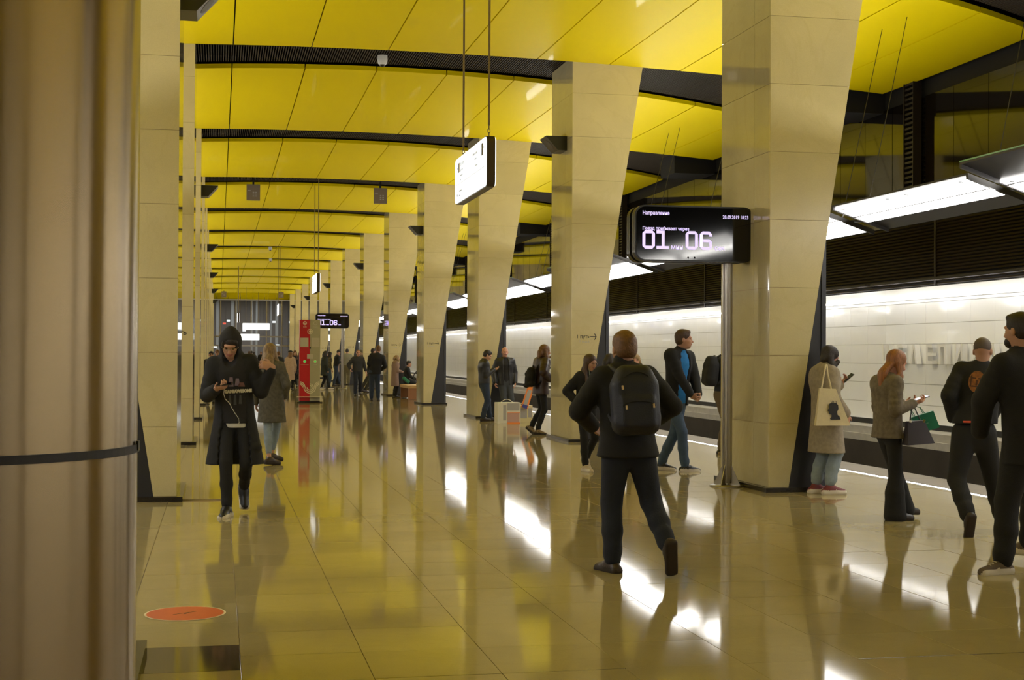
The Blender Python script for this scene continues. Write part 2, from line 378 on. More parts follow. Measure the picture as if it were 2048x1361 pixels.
# black cladding beyond the yellow panels and transverse beams above the tracks
for s, nm in ((1, 'right'), (-1, 'left')):
    b = B(); xa = XC+s*9.54
    for j in range(-2, NCOL):
        y = Y1+j*D
        b.prism([(y+CD*.15, 6.3), (y+CD*.85, 6.3), (y+CD*.85, 7.3), (y+CD*.15, 7.3)], min(xa, xa+s*1.6)-1.0, max(xa, xa+s*1.6)+1.0, M_dark, 'x')
    b.box(min(xa+s*.05, xa+s*.25), max(xa+s*.05, xa+s*.25), YBACK, YEND, 6.75, 7.1, M_dark)
    b.obj('trim_1' if s > 0 else 'trim_2').update_tag()
for n_ in ('trim_1', 'trim_2'):
    tag(bpy.data.objects[n_], 'black steel beams above the %s track' % ('right' if n_ == 'trim_1' else 'left'), 'beam', kind='structure')

# ------------------------------------------------------------------ track walls
wr = thing('wall_right', 'white panelled track wall with raised station lettering and dark louvres above', 'wall', (WX, 0, 0), kind='structure')
b = B(); b.box(.03, .5, YBACK, YEND+20, -1.6, 7.4, M_dark); b.obj('wall_core', wr)
b = B(); b.box(.012, .03, YBACK, YEND+20, .37, 2.87, M_wjoint); b.obj('joint_backing', wr)
rows = [.372, .71, 1.09, 1.455, 1.825, 2.20, 2.58, 2.865]
PWD = .79; ZY0 = 22.79 - 14*PWD
cnt = 0; rest = B()
LY0, LY1 = 25.57-.004, 25.57-6*PWD   # zone of whiter, glossier panels
for j in range(0, 200):
    ya = ZY0 + j*PWD + (25.563-(ZY0+round((25.563-ZY0)/PWD)*PWD))
    if ya > YEND: break
    for i in range(7):
        za, zb = rows[i], rows[i+1]
        bright = (LY1-.1 < ya < LY0-.1) and i >= 4
        niche = (LY1-.1 < ya < LY0-.1) and i == 3
        if niche: continue
        vis = ya > 13.5
        if vis and cnt < 298:
            cnt += 1; bb = B(); bb.box(0, .012, .002, PWD-.002, za+.004, zb-.004, M_wall2 if bright else M_wall)
            key = 'wp%d%d' % (i, bright)
            if key not in CM: CM[key] = bb.mesh('wall_panel')
            mo('wall_panel', CM[key], wr, (0, ya, 0), (0, 0, R(random.uniform(-.05, .05))))
        else: rest.box(0, .012, ya+.002, ya+PWD-.002, za+.004, zb-.004, M_wall)
for j in range(-40, 0):
    ya = ZY0 + j*PWD
    if ya > YBACK: rest.box(0, .012, ya, ya+PWD-.002, .372, 2.865, M_wall)
tag(rest.obj('wall_panelling', wr), kind='stuff')
b = B(); b.box(-.01, .03, YBACK, YEND+20, .27, .37, M_dark); b.box(-.6, .03, YBACK, YEND+20, .0, .13, M_ledge); b.box(-.55, .03, YBACK, YEND+20, .13, .27, M_ledge); b.box(-.6, .03, YBACK, YEND+20, -1.6, .0, M_concrete)
b.obj('base_ledge', wr)
b = B(); y = 6.0
while y < YEND: b.box(-.035, -.012, y, y+1.52, 2.655, 2.69, M_led); y += 1.6
tag(b.obj('led_strip', wr), kind='stuff')
b = B(); b.box(-.012, .0, YBACK, YEND, 2.645, 2.70, M_white); b.obj('led_rail', wr)
b = B(); z = 2.885
while z < 4.02: b.add([(0, YBACK, z), (-.03, YBACK, z+.012), (0, YBACK, z+.045), (0, YEND, z), (-.03, YEND, z+.012), (0, YEND, z+.045)], [(0,1,4,3),(1,2,5,4),(2,0,3,5),(0,2,1),(3,4,5)], M_louv); z += .058
tag(b.obj('louvre_slats', wr), kind='stuff')
b = B()
y = 23.57-3*6.2
while y < YEND: b.box(-.045, .0, y-.03, y+.03, 2.87, 4.05, M_louv); y += 6.2
b.obj('louvre_post', wr)
for j in range(-2, 12):     # bars with area lights, added under the louvres to brighten the wall
    t = thing('added_wash_bar', 'slim dark bar added under the louvres to brighten the wall, %s from the viewer' % ('ABC', 'first', 'second', 'third', 'fourth', 'fifth', 'sixth', 'seventh', 'eighth', 'ninth', 'tenth', 'eleventh', 'twelfth', 'thirteenth', 'fourteenth')[j+3], 'lamp', (WX-.42, Y1+j*D, 2.93), group='added wall-brightening bars under the louvres')
    b = B(); b.box(-.035, .035, .1, D-.1, .0, .05, M_louv); b.box(.03, .40, .5, .53, .03, .05, M_louv); b.box(.03, .40, D-.53, D-.5, .03, .05, M_louv); b.obj('added_wash_body', t)
    ld = bpy.data.lights.new('added_wash_light', 'AREA'); ld.shape = 'RECTANGLE'; ld.size = .06; ld.size_y = D-.3; ld.energy = WASH_W*D; ld.color = (1, .985, .96)
    lo = bpy.data.objects.new('added_wash_light', ld); col.objects.link(lo); lo.parent = t; lo.location = (0, D/2, -.006); lo.rotation_euler = (0, R(-22), 0)
GP = B(); GP.box(-.01, .02, .006, 1.15, 4.06, 6.35, M_gloss); gm = GP.mesh('gloss_panel')
for j in range(-10, 92): mo('gloss_panel', gm, wr, (0, 22.97+j*1.163-.0, 0), (0, 0, R(random.uniform(-.25, .25))))
b = B()
for j in range(-2, 12):
    y = 24.25 + j*D; b.box(-.22, -.05, y-.19, y-.17, 4.1, 7.2, M_louv); b.box(-.22, -.05, y+.17, y+.19, 4.1, 7.2, M_louv)
    for q in range(34): b.box(-.2, -.07, y-.17, y+.17, 4.15+q*.09, 4.19+q*.09, M_louv)
b.obj('cable_ladder', wr)
# raised letters reading along the wall
b = B(); b.box(.0, .012, LY1, LY0, 1.459, 1.821, mat('matt_white_recess', (.92, .92, .90), .7)); b.obj('letter_panel', wr)
LM = {}
def letter(ch):
    # strokes in (u 0..w, v 0..1) ; u runs to the right as read
    S = {'Ш': [(0,0,.14,1),(.33,0,.47,1),(.66,0,.80,1),(.14,0,.33,.16),(.47,0,.66,.16)], 'Е': [(0,0,.17,1),(.17,0,.60,.17),(.17,.42,.54,.58),(.17,.83,.60,1)],
         'П': [(0,0,.17,1),(.5,0,.67,1),(.17,.84,.5,1)], 'А': None, 'Л': None, 'И': None, 'Х': None}
    b = B(); h = .362; dep = .10
    def quad(p):   # 4 pts (u,v)
        b.prism([(-u*h, v*h) for u, v in p], -dep-.03, -.03, M_letter, 'x')
    if S.get(ch):
        for (a, c, d, e) in S[ch]: quad([(a, c), (d, c), (d, e), (a, e)])
    elif ch in 'ЛА':
        quad([(0, 0), (.16, 0), (.36, .80), (.36, 1), (.26, 1)]); quad([(.56, 0), (.72, 0), (.46, 1), (.36, 1), (.36, .80)])
        if ch == 'А': quad([(.225, .25), (.50, .25), (.46, .38), (.26, .38)])
    elif ch == 'И':
        quad([(0, 0), (.15, 0), (.15, 1), (0, 1)]); quad([(.57, 0), (.72, 0), (.72, 1), (.57, 1)]); quad([(.15, .02), (.15, .28), (.57, .98), (.57, .72)])
    else:
        quad([(0, 0), (.16, 0), (.7, 1), (.54, 1)]); quad([(.54, 0), (.7, 0), (.45, .46), (.37, .31)]); quad([(0, 1), (.16, 1), (.33, .69), (.25, .54)])
    return b
lt = 25.30
for i, ch in enumerate('ШЕЛЕПИХА'):
    o = letter(ch).obj('station_letter', wr, (0, [25.45, 24.86, 24.33, 23.72, 23.26, 22.70, 22.15, 21.6][i], 1.458))
lf = thing('wall_left', 'white panelled wall beyond the left track', 'wall', (WXL, 0, 0), kind='structure')
b = B(); b.box(-.5, -.0, YBACK, YEND+20, -1.6, 7.4, M_dark); b.box(0, .02, YBACK, YEND, .37, 2.87, M_wall); b.box(0, .02, YBACK, YEND, 4.06, 6.3, M_gloss); b.box(0, .03, YBACK, YEND, 2.87, 4.06, M_louv)
b.box(0, .6, YBACK, YEND+20, -1.6, .13, M_ledge); b.box(.02, .04, YBACK, YEND, 2.655, 2.69, M_led)
b.obj('wall_panelling', lf)
# track beds
for s, nm, x0, x1 in ((1, 'right', 9.3, WX), (-1, 'left', WXL, -3.0)):
    t = thing('track_bed', 'dark sunken track bed between the %s platform edge and the track wall' % nm, 'track', (x0, 0, -1.4), kind='structure')
    b = B(); b.box(0, x1-x0, YBACK, YEND+20, -.2, 0, M_concrete); b.obj('bed', t)
    for xx in (.9, 2.4): b = B(); b.box(xx, xx+.07, YBACK, YEND+20, 0, .18, M_rail); b.obj('rail', t)
b = B(); b.box(-3.4, -3.0, YBACK, YEND+20, -1.4, 0, M_concrete); b.obj('left_platform_wall', floor)
b = B(); b.box(9.26, 9.3, YBACK, YEND+20, -1.4, -.012, M_concrete); b.obj('right_platform_wall', floor)
wb = B(); wb.box(WXL, WX, YBACK-.3, YBACK, -1.6, 7.5, mat('beige_back_wall', (.5, .42, .28), .6)); tag(wb.obj('wall_back'), 'plain beige end wall behind the viewer', 'wall', kind='structure')

# ------------------------------------------------------------------ platform luminaires
def lum_z(x): return 3.85 - .34*(x-8.6)
def luminaire(y0, n, kind, s, label, pl=1.92):
    L = n*(pl+.04)
    t = thing('platform_light', label, 'light', (XC+s*(8.6-XC), y0, 0), group='platform lights above the %s platform edge' % ('right' if s > 0 else 'left'))
    def P(x, y, dz=0): return (s*(x-8.6), y, lum_z(x)+dz)
    def slab(xa, xb, ya, yb, d0, d1, m, nm):
        b = B(); b.hexa([P(xa, ya, d0), P(xb, ya, d0), P(xb, yb, d0), P(xa, yb, d0), P(xa, ya, d1), P(xb, ya, d1), P(xb, yb, d1), P(xa, yb, d1)], m); return b.obj(nm, t)
    x0 = 8.85 if kind == 'A' else 8.6
    slab(x0, 9.74, 0, L, .03, .055, M_frame, 'housing')
    if kind == 'B': slab(8.595, 8.612, 0.0, L, .055, .07, M_green, 'glass_edge')
    xa, xb = (8.88, 9.40) if kind == 'A' else (9.10, 9.66)
    for q in range(n):
        ya = q*(pl+.04)+.02
        slab(xa, xb, ya, ya+pl, 0, .028, M_lum, 'light_panel')
        for yy in (.25, pl-.25):
            bb = B(); p = P(xa+.03, ya+yy, -.006); bb.box(p[0]-.03, p[0]+.03, p[1]-.012, p[1]+.012, p[2]-.008, p[2]+.006, M_black); bb.obj('clip', t)
    for yy in (0, L-.05): slab(x0, 9.74, yy, yy+.05, -.015, .03, M_frame, 'end_bar')
    # unseen tray and area light, added on top to brighten the ceiling
    b = B(); x = s*(9.38-8.6); b.box(x-.2, x+.2, .05, L-.05, 3.64, 3.66, M_frame); b.box(x-.2, x-.19, .05, L-.05, 3.66, 3.70, M_frame); b.box(x+.19, x+.2, .05, L-.05, 3.66, 3.70, M_frame)
    b.obj('added_uplight_tray', t)
    ld = bpy.data.lights.new('added_uplight', 'AREA'); ld.shape = 'RECTANGLE'; ld.size = .36; ld.size_y = L-.2; ld.energy = UP_W*L; ld.color = UP_COL
    lo = bpy.data.objects.new('added_uplight', ld); col.objects.link(lo); lo.parent = t; lo.location = (x, L/2, 3.69); lo.rotation_euler = (R(180), R(-38)*s, 0)
    for yy in (.2, L-.2):
        b = B(); b.tube([P(9.3, yy, .055), (s*1.6, yy+.5, 6.75)], .006, M_frame, 5); b.obj('hanger_rod', t)
PER = 10.9
ORDL = ['first', 'second', 'third', 'fourth', 'fifth', 'sixth', 'seventh', 'eighth', 'ninth', 'tenth', 'eleventh', 'twelfth', 'thirteenth']
for s in (1, -1):
    for k in range(-2, 11):
        ya = 15.8 + k*PER
        w1 = 'nearest' if k == 0 else None
        luminaire(ya, 2, 'A', s, ('double-pane white platform light above the %s track, ' % ('right' if s > 0 else 'left')) + (['right beside the first column', 'between first and second columns', 'between second and third columns'][k] if 0 <= k <= 2 and s > 0 else '%s of its kind down the line' % ORDL[k+2]))
        luminaire(ya+4.35, 3, 'B', s, ('triple-pane white platform light above the %s track, ' % ('right' if s > 0 else 'left')) + (['at the right edge', 'behind the first column', 'behind the second column'][k+1] if -1 <= k <= 1 and s > 0 else '%s of its kind down the line' % ORDL[k+2]), pl=2.06)

# ------------------------------------------------------------------ column loudspeakers
def speaker(s, k):
    t = thing('loudspeaker', '', 'loudspeaker', (XR if s > 0 else XL, Y1+k*D+.68, 5.40), group='wedge loudspeakers high on the columns')
    t['label'] = 'black wedge loudspeaker high on the %s column of the %s row' % (ORD[k], 'right' if s > 0 else 'left')
    b = B(); q = -s
    b.prism([(0, 0), (q*.17, 0), (q*.40, .25), (q*.40, .262), (0, .262)], -.26, .26, M_black); b.obj('cabinet', t)
    b = B(); n = 16
    vs = []
    ex = Vector((q*.23, 0, .25)).normalized(); c = Vector((q*.285-q*.003, 0, .125)); nn = Vector((ex.z, 0, -ex.x))
    if nn.x*q < 0: nn = -nn
    for d in (0, .006):
        for i in range(n): a = 2*math.pi*i/n; p = c+nn*d+ex*math.cos(a)*.11+Vector((0, 1, 0))*math.sin(a)*.16; vs.append(p)
    b.add(vs, [tuple(range(n)), tuple(range(n, 2*n))]+[(i, (i+1) % n, n+(i+1) % n, n+i) for i in range(n)], mat('speaker_grille', (.10, .09, .08), .5)); b.obj('grille', t)
for k in (1, 3, 5, 7, 9, 11): speaker(1, k)
for k in (0, 2, 4, 6, 8, 10): speaker(-1, k)

# ------------------------------------------------------------------ far end of the hall
eg = thing('glass_partition', 'tall glass partition with steel mullions closing the far end of the hall', 'partition', (0, YEND, 0), kind='structure')
M_glass = mat('clear_glass', (0.8, 0.85, 0.85), 0.02); M_glass.node_tree.nodes['Principled BSDF'].inputs['Transmission Weight'].default_value = 1.0
M_glass.node_tree.nodes['Principled BSDF'].inputs['IOR'].default_value = 1.15
XE0, XE1 = -1.2, 7.1
for i in range(7):
    x = XE0 + (XE1-XE0)*i/6; b = B(); b.box(x-.05, x+.05, -.06, .06, 0, 6.5, M_steelp); b.obj('mullion', eg)
for z in (.1, 2.25, 3.1, 6.45): b = B(); b.box(XE0, XE1, -.05, .05, z-.06, z+.06, M_steelp); b.obj('transom', eg)
for i in range(6):
    x = XE0 + (XE1-XE0)*i/6; w_ = (XE1-XE0)/6
    for z0, z1 in ((.16, 2.19), (2.31, 3.04), (3.16, 6.39)): b = B(); b.box(x+.06, x+w_-.06, -.008, .008, z0, z1, M_glass); b.obj('pane', eg)
ef = thing('trim_3', 'yellow fascia of upright panels above the far glass partition', 'fascia', (0, YEND-.3, 6.45), kind='structure')
for i in range(8): b = B(); x = -1.3+i*1.09; b.box(x+.01, x+1.08, 0, .05, .05, 1.0, M_yel); b.obj('fascia_panel', ef)
b = B(); b.box(-1.3, 7.4, -.1, .3, -.02, .05, M_white); b.obj('fascia_sill', ef)
bh = thing('wall_far', 'silvery ribbed wall of the bright vestibule behind the far glass', 'wall', (0, YEND+19, 0), kind='structure')
rs = random.Random(3)
M_rib = mat('pale_metal_rib', (0.55, 0.54, 0.55), 0.4, metal=0.3); M_rib2 = mat('grey_brown_rib', (0.26, 0.22, 0.20), 0.5)
b = B(); b.box(-3, 9.5, .1, .3, 0, 7.3, M_rib2); b.obj('backing', bh)
for i in range(24):
    x = -2.8 + i*.51; w_ = rs.choice((.12, .2, .3)); b = B(); b.box(x, x+w_, -.02, .1, 0, 7.2, M_rib if i % 4 in (0, 1) else M_rib2); b.obj('rib', bh)
vl = bpy.data.lights.new('vestibule_light', 'AREA'); vl.shape = 'RECTANGLE'; vl.size = 8; vl.size_y = 10; vl.energy = 1300; vl.color = (.95, .97, 1)
lo = bpy.data.objects.new('vestibule_light', vl); col.objects.link(lo); lo.location = (3, YEND+8, 7.2)
for i, (x, z, c_) in enumerate(((.6, 4.6, 'r'), (1.0, 4.9, 'w'), (.4, 2.6, 'r'), (-.3, 2.2, 'w'), (2.6, 3.9, 'w'), (5.6, 4.8, 'w'), (6.0, 2.4, 'w'))):
    b = B(); b.box(-.16, .16, -.05, .05, -.09, .09, M_signlit if c_ == 'w' else mat('red_lamp', (.6, .08, .05), .5, emit=(1, .12, .06), es=.6))
    tag(b.obj('wall_lamp', None, (x, YEND+15.9, z)), ('small red lit panel ' if c_ == 'r' else 'small white lit panel ')+['low left of the', 'high beside the', 'lowest red, behind the', 'lowest left, behind the', 'above the middle of the', 'high on the right of the', 'low on the right of the'][i]+' far glass partition', 'lamp', 'lit panels behind the far glass')
    bpy.data.objects[-1] if False else None

# ------------------------------------------------------------------ steel drum with the belt, near left
dr = thing('steel_drum', 'large round brushed steel drum with a black belt around it at the left edge', 'column', (-.919, 5.062, 0))
b = B(); b.lathe([(.65, .0), (.65, 3.9), (.63, 3.95)], M_steel, 96); b.obj('drum_shell', dr, smooth=True)
b = B(); b.lathe([(.66, 0), (.66, .06)], M_plinth, 64); b.obj('base_ring', dr, smooth=True)
bl = B(); n = 96
for i in range(n):
    a0, a1 = 2*math.pi*i/n, 2*math.pi*(i+1)/n
    for (ra, rb) in ((.652, .657),):
        bl.hexa([(ra*math.cos(a0), ra*math.sin(a0), 1.262), (rb*math.cos(a0), rb*math.sin(a0), 1.262), (rb*math.cos(a1), rb*math.sin(a1), 1.262), (ra*math.cos(a1), ra*math.sin(a1), 1.262),
                 (ra*math.cos(a0), ra*math.sin(a0), 1.289), (rb*math.cos(a0), rb*math.sin(a0), 1.289), (rb*math.cos(a1), rb*math.sin(a1), 1.289), (ra*math.cos(a1), ra*math.sin(a1), 1.289)], mat('black_rubber_belt', (.012, .01, .012), .5))
bo = bl.obj('barrier_belt', None, (-.919, 5.062, 0), smooth=False); tag(bo, 'thin black belt strapped around the large steel drum', 'belt')
b = B(); a = R(-6); b.hexa([((.653+dx)*math.cos(a+da), (.653+dx)*math.sin(a+da), z) for z in (1.268, 1.30) for dx, da in ((0, 0), (.008, 0), (.008, .05), (0, .05))], M_black); b.obj('buckle', bo)

# ------------------------------------------------------------------ hanging lit signs
def hang_sign(x, y, label, rz=0, L=2.16, z0=3.50, z1=4.08, writing=True, ztop=7.0, th=.12):
    t = thing('hanging_sign', label, 'sign', (x, y, z0), rz, group='lit direction signs hanging over the hall')
    h = z1-z0
    # local: face looks to -x, length along y
    b = B(); b.rrect(0, L, 0, h, .012, th-.012, .07, M_signbody, 6, 'x')
    b.v = [(v[0], v[1], v[2]) for v in b.v]; b.obj('sign_body', t)
    b = B(); b.rrect(.012, L-.012, .012, h-.012, 0, .012, .062, M_signlit, 6, 'x'); b.obj('lit_face', t)
    b = B(); b.rrect(.012, L-.012, .012, h-.012, th-.012, th, .062, M_signlit, 6, 'x'); b.obj('lit_face', t)
    if writing:
        def tx(s_, size, yy, zz, m=M_ink):
            mt = Matrix.Translation((-.002, yy, zz)) @ Matrix.Rotation(R(-90), 4, 'Z') @ Matrix.Rotation(R(90), 4, 'X')
            text('sign_lettering', s_, size, m, t, mt, ext=.0005)
        tx('ДЕЛОВОЙ', .055, L-.42, h-.13, M_inkgrey); tx('ЦЕНТР  8А', .04, L-.42, h-.20, M_inkgrey); tx('Петровский', .034, L-.40, h-.26, M_inkgrey); tx('парк', .034, L-.40, h-.31, M_inkgrey)
        tx('Шмитовский', .05, .86, h-.13, M_inkgrey); tx('проезд', .036, .72, h-.19, M_inkgrey); tx('к поездам', .034, .7, h-.27, M_inkgrey); tx('Шелепиха', .04, L-.34, .13, M_inkgrey); tx('выход', .03, L-.34, .08, M_inkgrey)
        b = B()
        for (ya, za, w_, h_, m) in ((L-.30, h-.2, .06, .12, M_ink), (L-.37, h-.2, .05, .12, M_inkyel), (.22, h-.2, .05, .14, M_ink), (.18, h-.2, .03, .14, M_inkyel), (L-.22, h-.15, .02, .02, M_ink), (.12, h-.13, .02, .02, M_ink), (L-.2, .09, .03, .03, M_ink)):
            b.box(-.002, 0, ya, ya+w_, za, za+h_, m)
        b.box(-.0015, 0, .05, L-.05, .235, .239, M_inkgrey)
        tag(b.obj('sign_marks', t))
    for yy in (.14, L-.28):
        b = B(); r_ = .013
        b.tube([(th/2, yy, h+.13), (th/2, yy, ztop-z0)], r_, M_cable, 7); b.obj('hanger_rod', t)
        b = B()
        for q in range(3):
            cz = h+.115-q*.045; pts = [(th/2+(.014*math.cos(a) if q % 2 else 0), yy+(0 if q % 2 else .014*math.cos(a)), cz+.03*math.sin(a)) for a in [2*math.pi*k/10 for k in range(11)]]
            b.tube(pts, .0045, M_cable, 5, caps=False)
        tag(b.obj('chain_link', t), kind='stuff')
    return t
hang_sign(2.95, 15.9, 'nearest hanging lit sign, white face with small lettering, high in the centre')
hang_sign(2.95, 44.4, 'second hanging lit sign, above the red and grey information pillar')
hang_sign(2.95, 72.5, 'third hanging lit sign, small and narrow, before the far glass')
hang_sign(1.15, 90, 'dark edge-on hanging sign before the far glass', writing=False)
hang_sign(1.9, 118, 'upper of the two bright white signs facing along the hall before the far glass', rz=R(90), L=2.2, writing=False).location = (4.1, 118, 3.45)
hang_sign(1.9, 129.5, 'lower of the two bright white signs behind the hooded man', rz=R(90), L=2.0, writing=False, ztop=7.8).location = (3.6, 129.5, 2.72)

# ------------------------------------------------------------------ square hanging loudspeaker boxes and domes
def hang_box(x, y, label):
    t = thing('hanging_box', label, 'box', (x, y, 6.42), group='square boxes hanging from the ceiling slot')
    b = B(); b.box(-.21, .21, -.06, .06, 0, .5, mat('brown_grey_enamel', (.22, .17, .12), .5)); b.obj('box_body', t)
    b = B(); b.box(-.03, .03, -.03, .03, .5, .72, M_black); b.obj('bracket', t)
    b = B()
    for i in range(2):
        for j in range(3): b.box(-.02+i*.08, .03+i*.08, -.064, -.06, .12+j*.06, .15+j*.06, M_inkgrey)
    b.box(-.18, -.08, -.064, -.06, .30, .32, M_inkgrey); tag(b.obj('white_print', t), kind='stuff')
hang_box(1.05, 45.9, 'square brown box with white print hanging left under a ceiling slot'); hang_box(5.07, 45.9, 'square brown box hanging right under a ceiling slot')
hang_box(.45, 126.5, 'small far square box hanging left above the glass partition'); hang_box(5.35, 126.5, 'small far square box hanging right above the glass partition')
def dome(x, y, label):
    t = thing('dome_camera', label, 'camera', (x, y, 6.93), group='dome cameras under the ceiling slots')
    b = B(); b.lathe([(.06, .0), (.085, .03), (.095, .1), (.09, .17), (.05, .18)], M_white, 20); b.obj('housing', t, smooth=True)
    b = B(); b.lathe([(.0, -.04), (.03, -.034), (.05, -.015), (.056, .004)], M_black, 16); b.obj('lens_dome', t, smooth=True)
dome(2.93, 26.3, 'white dome camera under the nearest ceiling slot'); dome(2.6, 75.0, 'white dome camera under a slot before the bright reflections'); dome(2.93, 84.0, 'tiny white dome camera under a far ceiling slot')

# ------------------------------------------------------------------ countdown displays
def seven(b, x, z, ch, w_, h, th, m):
    # octagonal blocky digits
    c = w_*.22; t_ = th
    def poly(p): b.prism([(x+u, z+v) for u, v in p], -.003, 0, m)
    def ring(z0, z1):
        h_ = z1-z0
        o = [(c, z0), (w_-c, z0), (w_, z0+c), (w_, z1-c), (w_-c, z1), (c, z1), (0, z1-c), (0, z0+c)]
        k = c*.5; i = [(c+k*.2, z0+t_), (w_-c-k*.2, z0+t_), (w_-t_, z0+c+k*.2), (w_-t_, z1-c-k*.2), (w_-c-k*.2, z1-t_), (c+k*.2, z1-t_), (t_, z1-c-k*.2), (t_, z0+c+k*.2)]
        return o, i
    if ch == '0':
        o, i = ring(0, h)
        for k in range(8): poly([o[k], o[(k+1) % 8], i[(k+1) % 8], i[k]])
    elif ch == '1':
        poly([(0, 0), (w_, 0), (w_, t_), (0, t_)]); poly([(w_*.42, t_), (w_*.42+t_, t_), (w_*.42+t_, h), (w_*.42, h)]); poly([(0, h-t_), (w_*.42, h-t_), (w_*.42, h), (0, h)])
    elif ch == '6':
        o, i = ring(0, h*.58)
        for k in range(8): poly([o[k], o[(k+1) % 8], i[(k+1) % 8], i[k]])
        o, i = ring(0, h)
        for k in (6, 5, 4, 3): 
            if k == 3: poly([(w_, h-c), (w_, h-c-t_*.7), (w_-t_, h-c-t_*.7), (w_-t_, h-c-.0)])
            else: poly([o[k], o[(k+1) % 8], i[(k+1) % 8], i[k]])
        poly([(0, h*.3), (t_, h*.3), (t_, h-c), (0, h-c)]); poly([o[3], o[4], i[4], i[3]])
def display(x, y, label, plabel):
    t = thing('countdown_display', label, 'display', (x, y, 0), group='countdown displays on steel posts')
    X0, X1, Z0, Z1 = -1.27, .235, 2.725, 3.40
    for ya, yb, nm in ((-.17, -.05, 'front_housing'), (.05, .17, 'rear_housing')):
        b = B(); b.rrect(X0, X1, Z0, Z1, ya, yb, .13, M_black, 8); b.rrect(X0+.0, X1-.0, Z0, Z1, (ya+yb)/2-.012, (ya+yb)/2+.012, .13, M_signbody, 8); b.obj(nm, t)
    b = B(); b.rrect(X0+.04, X1-.04, Z0+.05, Z1-.05, -.05, .05, .1, M_signbody, 8); b.obj('core_frame', t)
    b = B(); b.rrect(X0+.02, X1-.02, Z0+.02, Z1-.02, -.174, -.17, .115, M_screen, 8); b.obj('screen', t)
    f = -.1765
    text('screen_lettering', 'Направление', .062, M_lilac, t, face_cam(-1.175, f, 3.283), bold=.0012, sx=.84)
    text('screen_lettering', '20.09.2019 18:23', .058, M_lilac, t, face_cam(.165, f, 3.255), align='RIGHT', bold=.001, sx=.82)
    text('screen_lettering', 'Поезд прибывает через', .056, M_lilac, t, face_cam(-1.175, f, 3.10), bold=.0012, sx=.90)
    text('screen_lettering', 'мин', .082, M_lilac, t, face_cam(-.82, f, 2.872), bold=.001, sx=.98); text('screen_lettering', 'сек', .082, M_lilac, t, face_cam(-.27, f, 2.872), bold=.001, sx=.98)
    for ch, xx in (('0', -1.175), ('1', -1.0), ('0', -.635), ('6', -.455)):
        b = B(); seven(b, xx, 2.872, ch, .155, .222, .036, M_lilac); b.obj('countdown_digit', t, (0, f, 0))
    for xx in (-.6, -.52): b = B(); b.lathe([(.012, 0), (.012, .004)], M_signbody, 12); o = b.obj('sensor', t, (xx, -.17, 2.775)); o.rotation_euler = (R(90), 0, 0)
    # post
    b = B(); b.rrect(-.035-.045, -.035+.045, -.06, .06, .04, 2.76, .03, M_steelp, 4, 'z'); b.tube([(-.035-.052, 0, .04), (-.035-.052, 0, 2.72)], .014, M_steelp, 8); b.tube([(-.035+.052, 0, .04), (-.035+.052, 0, 2.72)], .014, M_steelp, 8); b.obj('post', t)
    b = B(); b.lathe([(.21, 0), (.21, .012), (.20, .02)], M_steelp, 40, (-.035, 0, 0)); b.obj('base_plate', t, smooth=True)
    b = B()
    for a in range(4):
        ca, sa = math.cos(R(45+90*a)), math.sin(R(45+90*a)); n_ = (-sa*.004, ca*.004)
        p = [(.03, .02), (.17, .02), (.17, .03), (.06, .26), (.03, .26)]
        vs = [(-.035+ca*u+k*n_[0], sa*u+k*n_[1], v) for k in (-1, 1) for u, v in p]
        b.add(vs, [(0, 1, 2, 3, 4), (9, 8, 7, 6, 5)]+[(i, (i+1) % 5, 5+(i+1) % 5, 5+i) for i in range(5)], M_steelp)
    tag(b.obj('gusset', t), kind='stuff')
    return t
display(6.135, 16.62, 'large black countdown display reading 01 мин 06 сек, before the first right column', '')
display(5.55, 65.0, 'far countdown display half hidden behind the red and grey information pillar', '')

# ------------------------------------------------------------------ information pillar
ip = thing('information_pillar', 'tall red and grey information pillar with white looping line in mid hall', 'information pillar', (2.57, 46.6, 0))
M_red = mat('crimson_panel', (.50, .012, .018), .3); M_pg = mat('olive_grey_panel', (.40, .37, .24), .3); M_pw = mat('cream_print', (.75, .70, .50), .5); M_note = mat('pale_grey_notice', (.52, .48, .36), .5)
b = B(); b.box(0, .33, 0, .34, .06, 2.68, M_red); b.obj('red_half', ip)
b = B(); b.box(.333, .66, 0, .34, .06, 2.68, M_pg); b.obj('grey_half', ip)
b = B(); b.box(-.08, .74, -.06, .40, .0, .03, M_plinth); b.box(0, .66, .02, .32, .03, .06, M_black); b.obj('base_plate', ip)
b = B(); b.box(-.08, .74, -.10, .02, .18, .20, M_pw); b.obj('foot_rail', ip)
def arcs(cx, cz, a0, a1, m, radii, w_=.012):
    b = B()
    for r_ in radii:
        n = 16
        for k in range(n):
            a, c_ = R(a0+(a1-a0)*k/n), R(a0+(a1-a0)*(k+1)/n)
            b.prism([(cx+(r_-w_)*math.cos(a), cz+(r_-w_)*math.sin(a)), (cx+(r_+w_)*math.cos(a), cz+(r_+w_)*math.sin(a)), (cx+(r_+w_)*math.cos(c_), cz+(r_+w_)*math.sin(c_)), (cx+(r_-w_)*math.cos(c_), cz+(r_-w_)*math.sin(c_))], -.006, -.001, m)
    return b
RR = (.09, .14, .19)
for cx, cz, a0, a1, rr in ((.335, .50, 180, 360, RR), (.0, .50, 0, 80, (.1, .14, .18)), (.66, .50, 100, 180, (.1, .14, .18)), (.335, .50, 0, 90, (.06, .11))):
    arcs(cx, cz, a0, a1, M_pw, rr).obj('looping_line', ip)
arcs(.165, 2.57, 0, 360, M_pw, (.055,), .008).obj('ring_symbol', ip); arcs(.33, 2.30, 0, 360, M_pw, (.075,), .010).obj('ring_symbol', ip); arcs(.50, 2.57, 0, 360, M_note, (.055,), .008).obj('ring_symbol', ip)
